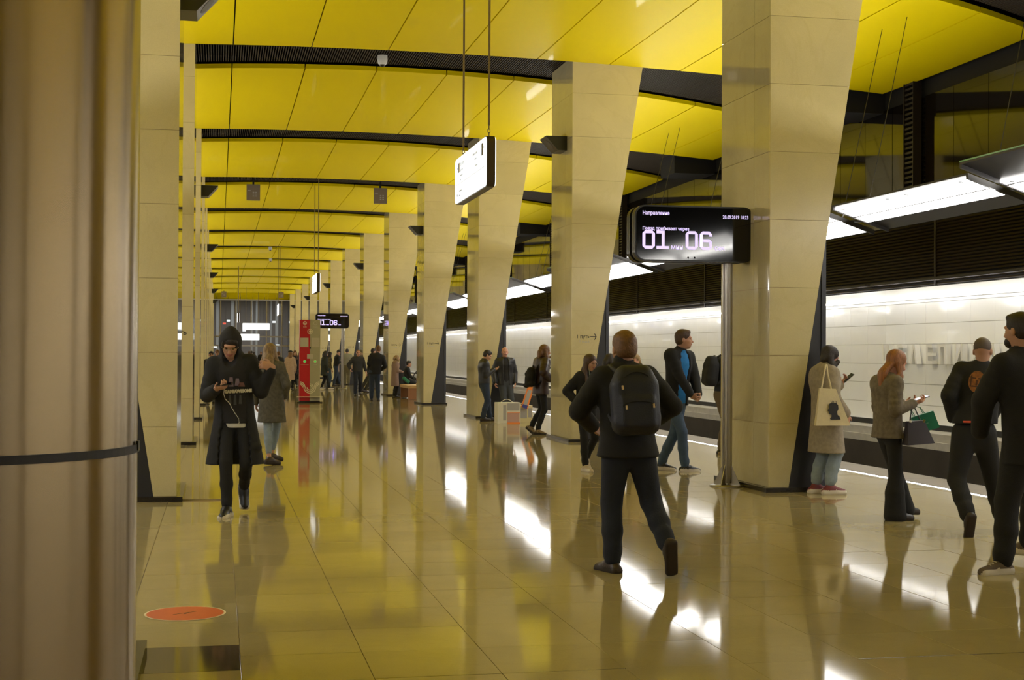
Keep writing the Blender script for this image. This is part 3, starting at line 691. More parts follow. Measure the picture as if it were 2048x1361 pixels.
arcs(.335, 2.30, 0, 360, M_pw, (.02,), .02).obj('ring_symbol', ip)
b = B(); b.prism([(.14, 2.54), (.19, 2.54), (.165, 2.60)], -.006, -.001, M_pw); b.obj('symbol', ip)
text('pillar_lettering', 'SOS', .065, M_pw, ip, face_cam(.165, -.002, 2.43), align='CENTER'); text('pillar_lettering', 'ИНФО', .05, M_note, ip, face_cam(.5, -.002, 2.43), align='CENTER')
for (xa, xb, za, zb) in ((.02, .28, 1.80, 2.10), (.38, .64, 1.80, 2.10), (.24, .43, 1.42, 1.57)): b = B(); b.box(xa, xb, -.006, -.001, za, zb, M_note); b.obj('notice', ip)
b = B(); b.box(.31, .36, -.012, 0, 1.74, 1.80, M_black); b.obj('camera_eye', ip)
for xx in (.165, .5):
    b = B(); b.lathe([(.05, 0), (.05, .01)], M_pw, 20); o = b.obj('call_button', ip, (xx, 0, 1.33)); o.rotation_euler = (R(90), 0, 0)
    b = B(); b.lathe([(.033, .01), (.033, .02)], mat('green_button', (.06, .5, .08), .4, emit=(.1, .9, .15), es=.35), 20); b.obj('green_light', o)
text('pillar_lettering', 'экстренный вызов', .028, M_pw, ip, face_cam(.165, -.002, 1.22), align='CENTER'); text('pillar_lettering', 'справка', .028, M_pw, ip, face_cam(.5, -.002, 1.22), align='CENTER')

# ------------------------------------------------------------------ bench, parcels
wd = mat('warm_oak', (.50, .30, .10), .5, noise=.3, nscale=3, stretch=(1, 8, 8)); wdd = mat('red_brown_oak', (.30, .13, .05), .5)
bn = thing('bench', 'low wooden bench between two right columns where people sit', 'bench', (6.42, 49.2, 0))
b = B(); b.box(0, .62, 0, 2.2, .40, .50, wd); b.obj('seat', bn)
for yy in (.02, 2.08): b = B(); b.box(.03, .07, yy, yy+.10, 0, .40, wdd); b.box(.55, .59, yy, yy+.10, 0, .40, wdd); b.box(.03, .59, yy+.03, yy+.07, 0.02, .40, wdd); b.obj('leg_panel', bn)
bt = thing('bench_arm_hoop', 'black round hoop armrest standing on the wooden bench', 'armrest', (6.90, 49.6, .502))
b = B(); b.tube([(.22*math.cos(R(a)), 0, .29+.22*math.sin(R(a))) for a in range(0, 361, 20)], .02, M_black, 6, caps=False); b.obj('hoop', bt)
b = B(); b.box(-.12, .12, -.12, .12, .0, .07, wd); b.obj('hoop_base', bt)
M_cardw = mat('white_printed_card', (.68, .64, .50), .5); M_cardg = mat('grey_print', (.36, .34, .31), .6); M_oran = mat('orange_print', (.80, .22, .02), .5); M_cardy = mat('yellowish_card', (.62, .54, .26), .5); M_pink = mat('dusty_pink_print', (.50, .30, .24), .6)
def parcel(x, y, rz, w_, d_, h, label, kind):
    t = thing('parcel', label, 'parcel', (x, y, 0), rz, group='parcels on the floor by the third column')
    b = B(); b.box(0, w_, 0, d_, 0, h, M_cardw if kind == 0 else M_cardy); b.obj('carton', t)
    b = B()
    if kind == 0: b.box(w_*.24, w_*.37, -.003, 0, h*.15, h*.88, M_cardg); b.box(w_*.42, w_*.95, -.003, 0, h*.62, h*.97, M_cardg); b.box(w_*.42, w_*.95, -.003, 0, h*.04, h*.52, M_pink); b.box(w_*.42, w_*.98, -.004, 0, h*.0, h*.05, M_oran); b.box(w_*.42, w_*.97, -.004, 0, h*.5, h*.53, M_oran)
    else: b.box(w_*.04, w_*.6, -.003, 0, h*.25, h*.85, M_cardg); b.box(w_*.68, w_*.95, -.003, 0, h*.3, h*.85, M_cardg)
    tag(b.obj('printed_panel', t), kind='stuff')
    b = B(); b.tube([(w_*.18+(w_*.55)*k/10, d_*.4, h+.075*math.sin(math.pi*k/10)) for k in range(11)], .008, M_cardw, 6); b.obj('carry_handle', t)
p1 = parcel(6.32, 32.4, 0, .54, .40, .48, 'white printed carton with a carrying handle standing before the two men', 0)
p2 = parcel(6.90, 32.8, 0, .33, .36, .40, 'smaller yellowish carton standing right of the white one', 1)
op = thing('orange_parcel', 'long flat orange box stuck upright and tilted in the yellowish carton', 'parcel', (6.96, 32.68, .36)); op.rotation_euler = (0, R(18), 0)
b = B(); b.box(-.02, .13, 0, .07, 0, .62, M_oran); b.obj('box_body', op); b = B(); b.box(0, .09, -.003, 0, .08, .44, M_cardg); b.box(-.01, .11, -.003, 0, .0, .08, mat('blue_print', (.03, .04, .22), .5)); tag(b.obj('printed_panel', op), kind='stuff')

# ------------------------------------------------------------------ soft solids: smooth unions of limbs turned into one surface
def V(*a): return np.array(a, float)
def nrm(v): v = np.array(v, float); return v/max(1e-9, np.linalg.norm(v))
class Soft:
    def __init__(s): s.p = []
    def cone(s, a, ra, b, rb, m=0, k=.02, flat=None, fs=1.0):
        """tapered capsule; flat = axis squeezed by fs"""
        s.p.append(('c', V(*a), ra, V(*b), rb, m, k, None if flat is None else nrm(flat), fs)); return s
    def path(s, pts, rs, m=0, k=.02, flat=None, fs=1.0):
        for i in range(len(pts)-1): s.cone(pts[i], rs[i], pts[i+1], rs[i+1], m, k, flat, fs)
        return s
    def ell(s, c, r, m=0, k=.02, rot=None): s.p.append(('e', V(*c), V(*r), m, k, np.eye(3) if rot is None else rot)); return s
    def sub(s, c, r, m=-1, k=.01, rot=None): s.p.append(('s', V(*c), V(*r), m, k, np.eye(3) if rot is None else rot)); return s
    def box(s, c, h, r, m=0, k=.01, rot=None): s.p.append(('b', V(*c), V(*h), r, m, k, np.eye(3) if rot is None else rot)); return s
    def subbox(s, c, h, r, m=-1, k=.005, rot=None): s.p.append(('x', V(*c), V(*h), r, m, k, np.eye(3) if rot is None else rot)); return s
    def cut(s, z, below=True): s.p.append(('z', z, below)); return s
    def mesh(s, name, mats, h):
        lo = V(9, 9, 9); hi = -lo; bb = []
        for q in s.p:
            if q[0] == 'c':
                r = max(q[2], q[4]); a = np.minimum(q[1], q[3])-r; b = np.maximum(q[1], q[3])+r
            elif q[0] in 'es': r = q[2].max(); a = q[1]-r; b = q[1]+r
            elif q[0] in 'bx': r = np.linalg.norm(q[2])+q[3]; a = q[1]-r; b = q[1]+r
            else: bb.append(None); continue
            bb.append((a, b))
            if q[0] in 'ceb': lo = np.minimum(lo, a); hi = np.maximum(hi, b)
        lo -= 3*h; hi += 3*h
        n = np.ceil((hi-lo)/h).astype(int)+1
        F = np.full(n, 1e3, np.float32); Mt = np.zeros(n, np.uint8)
        ax = [lo[i]+h*np.arange(n[i]) for i in range(3)]
        for q, ab in zip(s.p, bb):
            if q[0] == 'z':
                zz = ax[2][None, None, :]; d = (q[1]-zz) if q[2] else (zz-q[1]); F = np.maximum(F, d.astype(np.float32)); continue
            k = q[6] if q[0] in 'cbx' and q[0] == 'c' else (q[5] if q[0] in 'bx' else q[4])
            i0 = np.maximum(0, np.floor((ab[0]-k-2.5*h-lo)/h).astype(int)); i1 = np.minimum(n, np.ceil((ab[1]+k+2.5*h-lo)/h).astype(int)+1)
            if (i1 <= i0).any(): continue
            sl = tuple(slice(a, b) for a, b in zip(i0, i1))
            X = ax[0][sl[0]][:, None, None]; Y = ax[1][sl[1]][None, :, None]; Z = ax[2][sl[2]][None, None, :]
            if q[0] == 'c':
                a, ra, b, rb, m, k, fl, fs = q[1:]
                px, py, pz = X-a[0], Y-a[1], Z-a[2]; ba = b-a
                if fl is not None and fs != 1.0:
                    t = (px*fl[0]+py*fl[1]+pz*fl[2])*(1/fs-1); px = px+t*fl[0]; py = py+t*fl[1]; pz = pz+t*fl[2]
                    ba = ba+fl*(ba@fl)*(1/fs-1)
                L2 = max(1e-9, ba@ba); t = np.clip((px*ba[0]+py*ba[1]+pz*ba[2])/L2, 0, 1)
                d = np.sqrt((px-t*ba[0])**2+(py-t*ba[1])**2+(pz-t*ba[2])**2)-(ra+(rb-ra)*t)
                if fl is not None: d = d*max(fs, .6) if fs < 1 else d
            elif q[0] in 'es':
                c, r, m, k, Rm = q[1:]
                P = [X-c[0], Y-c[1], Z-c[2]]
                Q = [(P[0]*Rm[0, i]+P[1]*Rm[1, i]+P[2]*Rm[2, i]) for i in range(3)]
                k0 = np.sqrt(sum((Q[i]/r[i])**2 for i in range(3))); k1 = np.sqrt(sum((Q[i]/r[i]**2)**2 for i in range(3)))+1e-9
                d = k0*(k0-1)/k1
            else:
                c, hh, r, m, k, Rm = q[1:]
                P = [X-c[0], Y-c[1], Z-c[2]]
                Q = [np.abs(P[0]*Rm[0, i]+P[1]*Rm[1, i]+P[2]*Rm[2, i])-hh[i] for i in range(3)]
                d = np.sqrt(sum(np.maximum(Q[i], 0)**2 for i in range(3)))+np.minimum(np.maximum(np.maximum(Q[0], Q[1]), Q[2]), 0)-r
            f = F[sl]
            if q[0] in 'ceb':
                w_ = np.clip(.5+.5*(f-d)/k, 0, 1); new = f+(d-f)*w_-k*w_*(1-w_)
                Ms = Mt[sl]; Ms[d < f] = m; Mt[sl] = Ms
            else:
                w_ = np.clip(.5-.5*(f+d)/k, 0, 1); new = f+(-d-f)*w_+k*w_*(1-w_)
                if m >= 0: Ms = Mt[sl]; Ms[-d > f-h] = m; Mt[sl] = Ms
            F[sl] = new
        S = F < 0
        c8 = [S[i:n[0]-1+i, j:n[1]-1+j, k_:n[2]-1+k_] for i in (0, 1) for j in (0, 1) for k_ in (0, 1)]
        cnt = sum(c.astype(np.uint8) for c in c8); act = (cnt > 0) & (cnt < 8)
        I, J, K = np.nonzero(act); N = len(I); idx = np.full(act.shape, -1, np.int64); idx[I, J, K] = np.arange(N)
        acc = np.zeros((N, 3)); ct = np.zeros(N)
        cor = [(i, j, k_) for i in (0, 1) for j in (0, 1) for k_ in (0, 1)]
        vals = [F[I+c[0], J+c[1], K+c[2]] for c in cor]
        for a in range(8):
            for b in range(a+1, 8):
                if sum(abs(cor[a][q]-cor[b][q]) for q in range(3)) != 1: continue
                fa, fb = vals[a], vals[b]; x = (fa < 0) != (fb < 0); t = np.where(x, fa/(fa-fb+1e-12), 0)
                for q in range(3): acc[:, q] += np.where(x, cor[a][q]+(cor[b][q]-cor[a][q])*t, 0)
                ct += x
        vs = lo+h*(np.stack([I, J, K], 1)+acc/ct[:, None])
        quads = []
        for axn in range(3):
            o = [0, 0, 0]; o[axn] = 1
            A = S[:n[0]-o[0], :n[1]-o[1], :n[2]-o[2]]; Bq = S[o[0]:, o[1]:, o[2]:]
            i, j, k_ = np.nonzero(A != Bq); g = np.stack([i, j, k_], 1)
            u, v = (axn+1) % 3, (axn+2) % 3
            ok = (g[:, u] > 0) & (g[:, v] > 0) & (g[:, u] < n[u]-1) & (g[:, v] < n[v]-1); g = g[ok]
            eu = np.zeros(3, int); eu[u] = 1; ev = np.zeros(3, int); ev[v] = 1
            q4 = [g-eu-ev, g-ev, g, g-eu]
            ids = np.stack([idx[q[:, 0], q[:, 1], q[:, 2]] for q in q4], 1)
            inside = A[g[:, 0], g[:, 1], g[:, 2]]
            ids[~inside] = ids[~inside][:, ::-1]
            quads.append(ids)
        Qd = np.concatenate(quads); Qd = Qd[(Qd >= 0).all(1)]
        me = bpy.data.meshes.new(name)
        me.vertices.add(N); me.vertices.foreach_set('co', vs.astype(np.float32).ravel())
        me.loops.add(len(Qd)*4); me.loops.foreach_set('vertex_index', Qd.astype(np.int32).ravel())
        me.polygons.add(len(Qd)); me.polygons.foreach_set('loop_start', np.arange(0, len(Qd)*4, 4, dtype=np.int32))
        try: me.polygons.foreach_set('loop_total', np.full(len(Qd), 4, np.int32))
        except Exception: pass
        for m in mats: me.materials.append(m)
        vm = Mt[I, J, K]; fm = vm[Qd[:, 0]].astype(np.int32)
        me.polygons.foreach_set('material_index', np.minimum(fm, max(0, len(mats)-1)).astype(np.int32)); me.polygons.foreach_set('use_smooth', np.ones(len(Qd), bool))
        me.update(calc_edges=True)
        return me
    def obj(s, name, mats, h, parent, loc=(0, 0, 0)): return mo(name, s.mesh(name, mats, h), parent, loc)

# ------------------------------------------------------------------ people
def cloth(name, c, rough=.85, bump=.25, bs=140, noise=.12): return mat(name, c, rough, noise=noise, nscale=25, bump=bump, bscale=bs)
M_skin = mat('skin', (.50, .27, .17), .5, noise=.08, nscale=12); M_skinp = mat('rosy_skin', (.56, .28, .19), .5); M_lip = mat('lips', (.33, .11, .09), .5)
M_eye = mat('dark_eye', (.02, .014, .012), .2); M_brow = mat('dark_brow', (.05, .03, .02), .8)
C_black = cloth('black_cloth', (.0085, .0085, .0095)); C_black2 = cloth('soft_black_knit', (.014, .013, .014)); C_pblack = mat('black_padded_nylon', (.016, .016, .018), .42, bump=.3, bscale=30)
C_navy = cloth('navy_denim', (.012, .016, .030)); C_navybag = mat('dark_navy_nylon', (.008, .010, .024), .55, bump=.2, bscale=90); C_jean = cloth('blue_denim', (.052, .088, .15)); C_jeanl = cloth('pale_blue_denim', (.26, .32, .37)); C_jeand = cloth('dark_blue_denim', (.022, .035, .065))
C_grey = cloth('grey_wool_herringbone', (.105, .095, .07), bs=200, noise=.35); C_greige = cloth('greige_wool', (.30, .25, .18), noise=.2); C_blazer = cloth('grey_brown_tweed_blazer', (.17, .14, .10), noise=.3)
C_beige = cloth('pale_pink_beige_wool', (.46, .33, .23)); C_taupe = cloth('dusty_taupe_quilt', (.25, .165, .125)); C_blue = cloth('bright_blue_sweatshirt', (.015, .19, .50)); C_plum = mat('plum_brown_leather', (.035, .016, .014), .4, bump=.3, bscale=20)
C_khaki = cloth('khaki_cotton', (.13, .095, .055)); C_olive = cloth('olive_green_cloth', (.10, .12, .055)); C_green = cloth('sage_green_scarf', (.17, .22, .12)); C_white = cloth('white_cotton', (.62, .60, .52)); C_greyl = cloth('light_grey_green_cloth', (.22, .21, .15)); C_dark2 = cloth('dark_grey_cloth', (.03, .03, .032)); C_red = cloth('red_cloth', (.35, .03, .02)); C_camo = cloth('brown_olive_pattern', (.12, .10, .06), noise=.6)
H_dark = mat('dark_brown_hair', (.018, .010, .007), .5, noise=.4, nscale=40, stretch=(3, 3, .4), bump=.5, bscale=80); H_brown = mat('brown_hair', (.07, .032, .014), .5, noise=.4, nscale=40, bump=.5, bscale=80, stretch=(3, 3, .5)); H_ginger = mat('ginger_hair', (.32, .12, .034), .45, noise=.45, nscale=30, stretch=(3, 3, .4), bump=.5, bscale=80)
H_blond = mat('dark_blond_hair', (.30, .19, .08), .5, noise=.5, nscale=30, stretch=(3, 3, .4), bump=.5, bscale=80); H_fair = mat('short_auburn_hair', (.19, .09, .032), .5, noise=.35, nscale=40, bump=.5, bscale=80); H_grey = mat('grey_cropped_hair', (.10, .075, .06), .7)
S_white = mat('off_white_sole', (.66, .60, .50), .5); S_brown = mat('dark_brown_leather', (.045, .026, .017), .4); S_sole = mat('dark_rubber_sole', (.028, .018, .013), .7); S_taupe = mat('taupe_suede', (.12, .09, .065), .8); S_tan = mat('tan_patterned_trainer', (.30, .21, .10), .6, noise=.7, nscale=30); S_cream = mat('cream_canvas', (.55, .45, .30), .7); S_bur = mat('burgundy_trainer', (.16, .018, .024), .5); S_blk = mat('black_shoe', (.012, .012, .014), .4)

def rotm(x, y, z): return np.stack([nrm(x), nrm(y), nrm(z)], 1)
def ik(a, b, l1, l2, hint):
    d = b-a; L = np.linalg.norm(d); Lc = min(L, (l1+l2)*.999); u = d/max(L, 1e-6); b2 = a+u*Lc
    x = (l1*l1-l2*l2+Lc*Lc)/(2*Lc); hh = math.sqrt(max(0, l1*l1-x*x)); hn = np.array(hint, float); hn = hn-u*(hn@u)
    return a+u*x+nrm(hn)*hh, b2
def rot_axis(v, ax, deg):
    a = R(deg); ax = nrm(ax); return v*math.cos(a)+np.cross(ax, v)*math.sin(a)+ax*(ax@v)*(1-math.cos(a))
UPV = V(0, 0, 1)

def person(label, x, y, az, H=1.75, h=.012, group=None, sex='m', build=1.0, **P):
    """az: heading, 0 = away from the viewer down the hall, 90 = to the right, 180 = towards the viewer. joints in metres from the feet point"""
    fat = build
    root = thing('person', label, 'person', (x, y, 0), group=group)
    f = V(math.sin(R(az)), math.cos(R(az)), 0); r = V(f[1], -f[0], 0)       # forward, person's right
    W = lambda a, b, c: r*a+f*b+UPV*c                                       # body frame -> hall axes
    def get(k, d): return V(*P[k]) if k in P else d
    hip = get('hip', W(0, 0, .525*H)); lean = P.get('lean', 4); side = P.get('side', 0)
    up = nrm(rot_axis(rot_axis(UPV, r, -lean), f, side))
    neck = get('neck', hip+up*.295*H); up = nrm(neck-hip)
    tw = P.get('twist', 0); sr = nrm(rot_axis(r, up, -tw)); sr = nrm(sr-up*(sr@up)); sf = np.cross(up, sr)
    shw = (.094 if sex == 'm' else .083)*H*min(1.1, (fat+1)/2)
    SR, SL = neck-up*.020*H+sr*shw, neck-up*.020*H-sr*shw
    if 'shrug' in P: SR = SR+up*P['shrug']; SL = SL+up*P['shrug']
    hr = .045*H
    HR, HL = hip+r*hr, hip-r*hr
    la, lf = .172*H, .150*H; lt, ls = .243*H, .240*H
    WRt = get('RH', SR+W(.035, .03, 0)*H/1.0*0+r*.07+f*.06-UPV*.305*H); WLt = get('LH', SL-r*.07+f*.06-UPV*.305*H)
    ER, WR = ik(SR, WRt, la, lf, P.get('Rel', -f*1.0+r*.7-UPV*.1)); EL, WL = ik(SL, WLt, la, lf, P.get('Lel', -f*1.0-r*.7-UPV*.1))
    AR = get('RF', W(.085, 0, .05*H)); AL = get('LF', W(-.085, 0, .05*H))
    KR, AR = ik(HR, AR, lt, ls, P.get('Rkn', f+r*.1)); KL, AL = ik(HL, AL, lt, ls, P.get('Lkn', f-r*.1))
    fdR = nrm(P.get('RFd', f+r*.15)); fdL = nrm(P.get('LFd', f-r*.15))
    # head frame
    haz = P.get('haz', az); pit = P.get('pitch', 5); rollh = P.get('hroll', 0)
    hf = V(math.sin(R(haz)), math.cos(R(haz)), 0); hrr = V(hf[1], -hf[0], 0); hf = rot_axis(hf, hrr, -pit); hu = np.cross(hrr, hf)
    if rollh: hrr = rot_axis(hrr, hf, rollh); hu = rot_axis(hu, hf, rollh)
    hs = H*P.get('hsize', 1.0)/1.75
    hc = get('head', neck+up*.028*H+nrm(up+f*.25)*.075*H) + f*.01
    Hd = lambda a, b, c: hc+(hrr*a+hf*b+hu*c)*hs
    Rh = rotm(hrr, hf, hu)
    skin = P.get('skin', M_skin)
    # ---- body: one continuous surface
    s = Soft(); near_ = h < .016
    s.ell(Hd(0, -.012, .035), V(.076, .097, .088)*hs, 0, .01, Rh); s.ell(Hd(0, .022, -.035), V(.060, .072, .078)*hs, 0, .03, Rh)
    s.cone(Hd(0, -.02, -.05), .050*hs, neck+up*.01, .056*hs, 0, .03)
    s.ell(Hd(0, .055, -.088), V(.030, .026, .024)*hs, 0, .03, Rh)           # chin
    if near_:
        s.cone(Hd(0, .086, .012), .009*hs, Hd(0, .108, -.028), .0135*hs, 0, .014)   # nose
        s.ell(Hd(0, .100, -.034), V(.018, .012, .010)*hs, 0, .008, Rh)
        s.ell(Hd(0, .080, .030), V(.052, .020, .012)*hs, 0, .02, Rh)
        for q in (-1, 1):
            s.ell(Hd(q*.038, .060, -.022), V(.022, .026, .022)*hs, 0, .02, Rh)          # cheek
            s.sub(Hd(q*.031, .094, .006), V(.018, .013, .011)*hs, -1, .010, Rh)
            s.ell(Hd(q*.031, .0775, .005), V(.0125, .012, .0075)*hs, 2, .004, Rh)
            s.cone(Hd(q*.016, .089, .023), .0045*hs, Hd(q*.047, .080, .027), .004*hs, 3, .004)
            s.ell(Hd(q*.078, -.008, -.004), V(.010, .020, .032)*hs, 0, .008, Rh)
        s.cone(Hd(-.018, .090, -.058), .0062*hs, Hd(.018, .090, -.058), .0062*hs, 1, .006); s.ell(Hd(0, .092, -.060), V(.018, .010, .009)*hs, 1, .006, Rh)
    else:
        s.cone(Hd(0, .086, .012), .012*hs, Hd(0, .104, -.028), .015*hs, 0, .02)
        for q in (-1, 1): s.ell(Hd(q*.078, -.008, -.004), V(.012, .022, .034)*hs, 0, .01, Rh); s.ell(Hd(q*.031, .084, .008), V(.014, .014, .010)*hs, 3, .004, Rh)
        s.ell(Hd(0, .086, -.058), V(.022, .014, .010)*hs, 1, .006, Rh)
    # torso and limbs
    chest = hip+(neck-hip)*.66
    s.cone(hip+up*.03*H, .066*H*fat, chest, .074*H*fat, 0, .02, sf, .58); s.cone(SR, .026*H, SL, .026*H, 0, .03); s.cone(hip, .060*H*fat, hip+up*.03*H, .062*H*fat, 0, .02, f, .60)
    for S_, E_, Wp in ((SR, ER, WR), (SL, EL, WL)): s.path([S_, E_, Wp], [.024*H, .020*H, .0155*H], 0, .01)
    for Hp, K_, A_ in ((HR, KR, AR), (HL, KL, AL)): s.path([Hp, K_, (K_*.62+A_*.38), A_], [.040*H, .025*H, .026*H, .017*H], 0, .008)
    for A_, fd in ((AR, fdR), (AL, fdL)): s.cone(A_, .015*H, A_+fd*.03, .010*H, 0, .005)
    # hands
    for sd, Wp, E_ in (('R', WR, ER), ('L', WL, EL)):
        if P.get(sd+'pocket'): continue
        fa = nrm(Wp-E_); d = nrm(P.get(sd+'Hd', fa)); nn = P.get(sd+'Hn', (-r if sd == 'R' else r)); nn = nrm(V(*nn)-d*(V(*nn)@d))
        t_ = np.cross(d, nn) if sd == 'R' else np.cross(nn, d)
        curl = P.get(sd+'curl', 25); u = H/1.75
        pc = Wp+d*.048*u
        s.cone(Wp-fa*.01, .024*u, pc, .037*u, 0, .02, nn, .42); s.cone(pc-t_*.014*u, .027*u, Wp+d*.078*u+t_*.006*u, .033*u, 0, .015, nn, .38)
        if near_ or h < .02:
            for i, (off, ln) in enumerate(((.030, .072), (.010, .082), (-.010, .075), (-.029, .058))):
                p = Wp+(d*.086+t_*off)*u; dd = d+t_*off*2.2; dd = nrm(dd); rr_ = [.0092, .0085, .0078, .0065]
                pts = [p]
                for q in range(3):
                    dd = nrm(rot_axis(dd, np.cross(nn, d)*-1, curl*(.7 if q == 0 else 1.1))) if False else nrm(dd*math.cos(R(curl))+nn*math.sin(R(curl)) if q == 0 else rot_axis(dd, np.cross(d, nn), curl))
                    p = p+dd*ln*(.42, .32, .26)[q]*u; pts.append(p)
                s.path(pts, [a*u for a in rr_], 0, .005)
            p0 = Wp+(d*.025+t_*.024)*u; p1 = p0+nrm(d*.7+t_*.75+nn*.25)*.040*u; p2 = p1+nrm(d*.9+t_*.25+nn*(.3+curl/90))*.034*u
            s.path([p0, p1, p2], [.013*u, .0105*u, .0088*u], 0, .008)
        else: s.cone(Wp+d*.07*u, .026*u, Wp+d*.13*u+nn*.03*u, .018*u, 0, .02, nn, .6)
    hb = P.get('hb', min(h, .0085) if near_ else h)
    s.obj('body', [skin, M_lip, M_eye, M_brow], hb, root)
    # ---- hair
    hk = P.get('hair', 'short'); hm = P.get('hairm', H_dark)
    if hk != 'bald':
        g = Soft()
        if hk == 'crop':
            g.ell(Hd(0, -.017, .045), V(.0785, .095, .086)*hs, 0, .01, Rh); g.sub(Hd(0, .10, -.03), V(.09, .075, .085)*hs, -1, .01, Rh); g.sub(Hd(0, .0, -.10), V(.12, .14, .085)*hs, -1, .01, Rh)
        elif hk == 'short':
            g.ell(Hd(0, -.017, .048), V(.084, .101, .092)*hs, 0, .01, Rh); g.ell(Hd(0, -.045, .0), V(.078, .068, .075)*hs, 0, .02, Rh); g.ell(Hd(0, .045, .098), V(.055, .045, .028)*hs, 0, .02, Rh)
            g.sub(Hd(0, .105, -.038), V(.10, .085, .092)*hs, -1, .008, Rh); g.sub(Hd(0, -.0, -.125), V(.12, .15, .075)*hs, -1, .01, Rh)
            for q in (-1, 1): g.sub(Hd(q*.09, .015, -.03), V(.02, .035, .045)*hs, -1, .005, Rh)
        elif hk == 'fringe':
            g.ell(Hd(0, -.02, .04), V(.082, .10, .088)*hs, 0, .01, Rh); g.ell(Hd(-.01, .052, .058), V(.060, .036, .040)*hs, 0, .02, Rh); g.ell(Hd(-.055, .045, .03), V(.018, .03, .05)*hs, 0, .01, Rh); g.ell(Hd(.06, .045, .03), V(.016, .03, .045)*hs, 0, .01, Rh); g.sub(Hd(0, .10, -.05), V(.058, .085, .08)*hs, -1, .008, Rh)
        elif hk in ('long', 'bob', 'curly'):
            g.ell(Hd(0, -.018, .042), V(.092, .108, .096)*hs, 0, .01, Rh)
            wv = P.get('hairw', 1.0)
            ln = P.get('hairlen', .34 if hk == 'long' else .12); back = P.get('hairback', 1.0)
            if hk == 'curly': g.ell(Hd(0, -.04, -.02), V(.125, .11, .12)*hs, 0, .03, Rh); g.ell(Hd(0, -.07, -.09), V(.12, .09, .10)*hs, 0, .03, Rh)
            drop = nrm(-UPV+P.get('hairdir', V(0, 0, 0))) if 'hairdir' in P else -UPV
            a = Hd(0, -.05, .0); b = a+drop*ln-f*.085*back; mid_ = a*.6+b*.4-f*.035*back
            g.path([a, mid_, b], [.080*hs*wv, .076*hs*wv, .052*hs*wv], 0, .02, hf, .55)
            for q in (-1, 1):
                a2 = Hd(q*.070, -.012, -.01); fr_ = P.get('front', True); g.path([a2, a2+drop*.13+r*q*.028+(f*.0), a2+drop*ln*(.85 if fr_ else .4)+r*q*.035+(f*.075 if fr_ else -f*.03*back)], [.034*hs, (.036 if fr_ else .026)*hs, (.026 if fr_ else .014)*hs], 0, .03)
            g.sub(Hd(0, .108, -.035), V(.066, .085, .098)*hs, -1, .01, Rh); g.sub(Hd(0, .12, -.10), V(.09, .09, .10)*hs, -1, .01, Rh)
        elif hk == 'pony':
            g.ell(Hd(0, -.018, .045), V(.083, .101, .090)*hs, 0, .01, Rh); g.cone(Hd(0, -.1, .02), .03*hs, Hd(0, -.12, -.16), .015*hs, 0, .02); g.sub(Hd(0, .10, -.035), V(.075, .085, .095)*hs, -1, .008, Rh); g.sub(Hd(0, 0, -.11), V(.12, .13, .075)*hs, -1, .01, Rh)
        g.obj('hair', [hm], hb*1.1, root)
    # ---- trousers / legs
    tr = P.get('trousers', C_black); wd_ = P.get('legw', 1.0); fl_ = P.get('flare', 1.0); g = Soft()
    g.cone(HR, .051*H*fat*wd_**.5, HL, .051*H*fat*wd_**.5, 0, .02); g.cone(hip-up*.01, .086*H*fat, hip+up*.05*H, .082*H*fat, 0, .03, f, .72)
    for Hp, K_, A_, fd in ((HR, KR, AR, fdR), (HL, KL, AL, fdL)):
        A2 = A_+nrm(K_-A_)*P.get('ankle', .01); mid = (K_*.5+A2*.5)
        g.path([Hp, K_, mid+f*-.008, A2], [max(.047*H, .056*H*fat*wd_), max(.034*H, .041*H*wd_), max(.0325*H, .039*H*wd_*fl_**.5), max(.025*H, .031*H*wd_*fl_)], 0, .025)
        if P.get('fold', True):
            for q, o_ in ((.18, .012), (.34, -.010)): g.cone(A2+(K_-A2)*q*.5+fd*o_, .033*H*wd_*fl_, A2+(K_-A2)*q*.5+fd*o_+UPV*.01, .033*H*wd_*fl_, 0, .02)
    g.obj('trousers', [tr], max(h, .009), root)
    # ---- shoes
    up_, so_ = P.get('shoe', (S_blk, S_sole)); u = H/1.75
    for sd, A_, K_, fd in (('R', AR, KR, fdR), ('L', AL, KL, fdL)):
        fd = nrm(fd); dn = P.get(sd+'Fn', None); dn = nrm(dn if dn is not None else (-UPV-fd*(-UPV@fd))); dn = nrm(dn-fd*(dn@fd))
        an = A_; heel = an-fd*.045*u+dn*(.052*u); toe = an+fd*.175*u+dn*(.058*u)
        rt_ = np.cross(fd, -dn); g = Soft(); Rm = rotm(rt_, fd, -dn); big = P.get('shoesize', 1.0)
        c = an+fd*.062*u+dn*.074*u
        g.box(c, V(.026*u*big, .108*u*big, .004), .018*u, 1, .012, Rm)
        g.cone(heel, .033*u*big, an+fd*.04*u+dn*.028*u, .040*u*big, 0, .03); g.cone(an+fd*.04*u+dn*.032*u, .038*u*big, toe-dn*.004, .027*u*big, 0, .03); g.cone(an, .034*u*big, an+dn*.03, .036*u*big, 0, .03)
        if P.get('boot'): g.cone(an, .036*u, an+nrm(K_-an)*P['boot'], .046*u, 0, .02)
        g.sub(c+dn*.085*u, V(.3, .4, .066*u), 1, .004, Rm) if h < .016 else None
        so = g.obj('shoe', [up_, so_], min(h, .0095) if near_ else h*.8, root)
        if P.get('stripes') :
            b = B()
            for q in range(3):
                for sg in (-1, 1):
                    cc = an+fd*(.03+q*.03)*u+dn*.04*u+rt_*sg*.0405*u
                    pts = [cc+fd*a_+dn*b_+rt_*sg*c_ for c_ in (0, .002) for a_, b_ in ((-.006, -.02), (.006, -.02), (.012, .025), (0, .025))]
                    b.hexa([tuple(p_) for p_ in pts], S_white)
            tag(b.obj('white_stripe', so), kind='stuff')
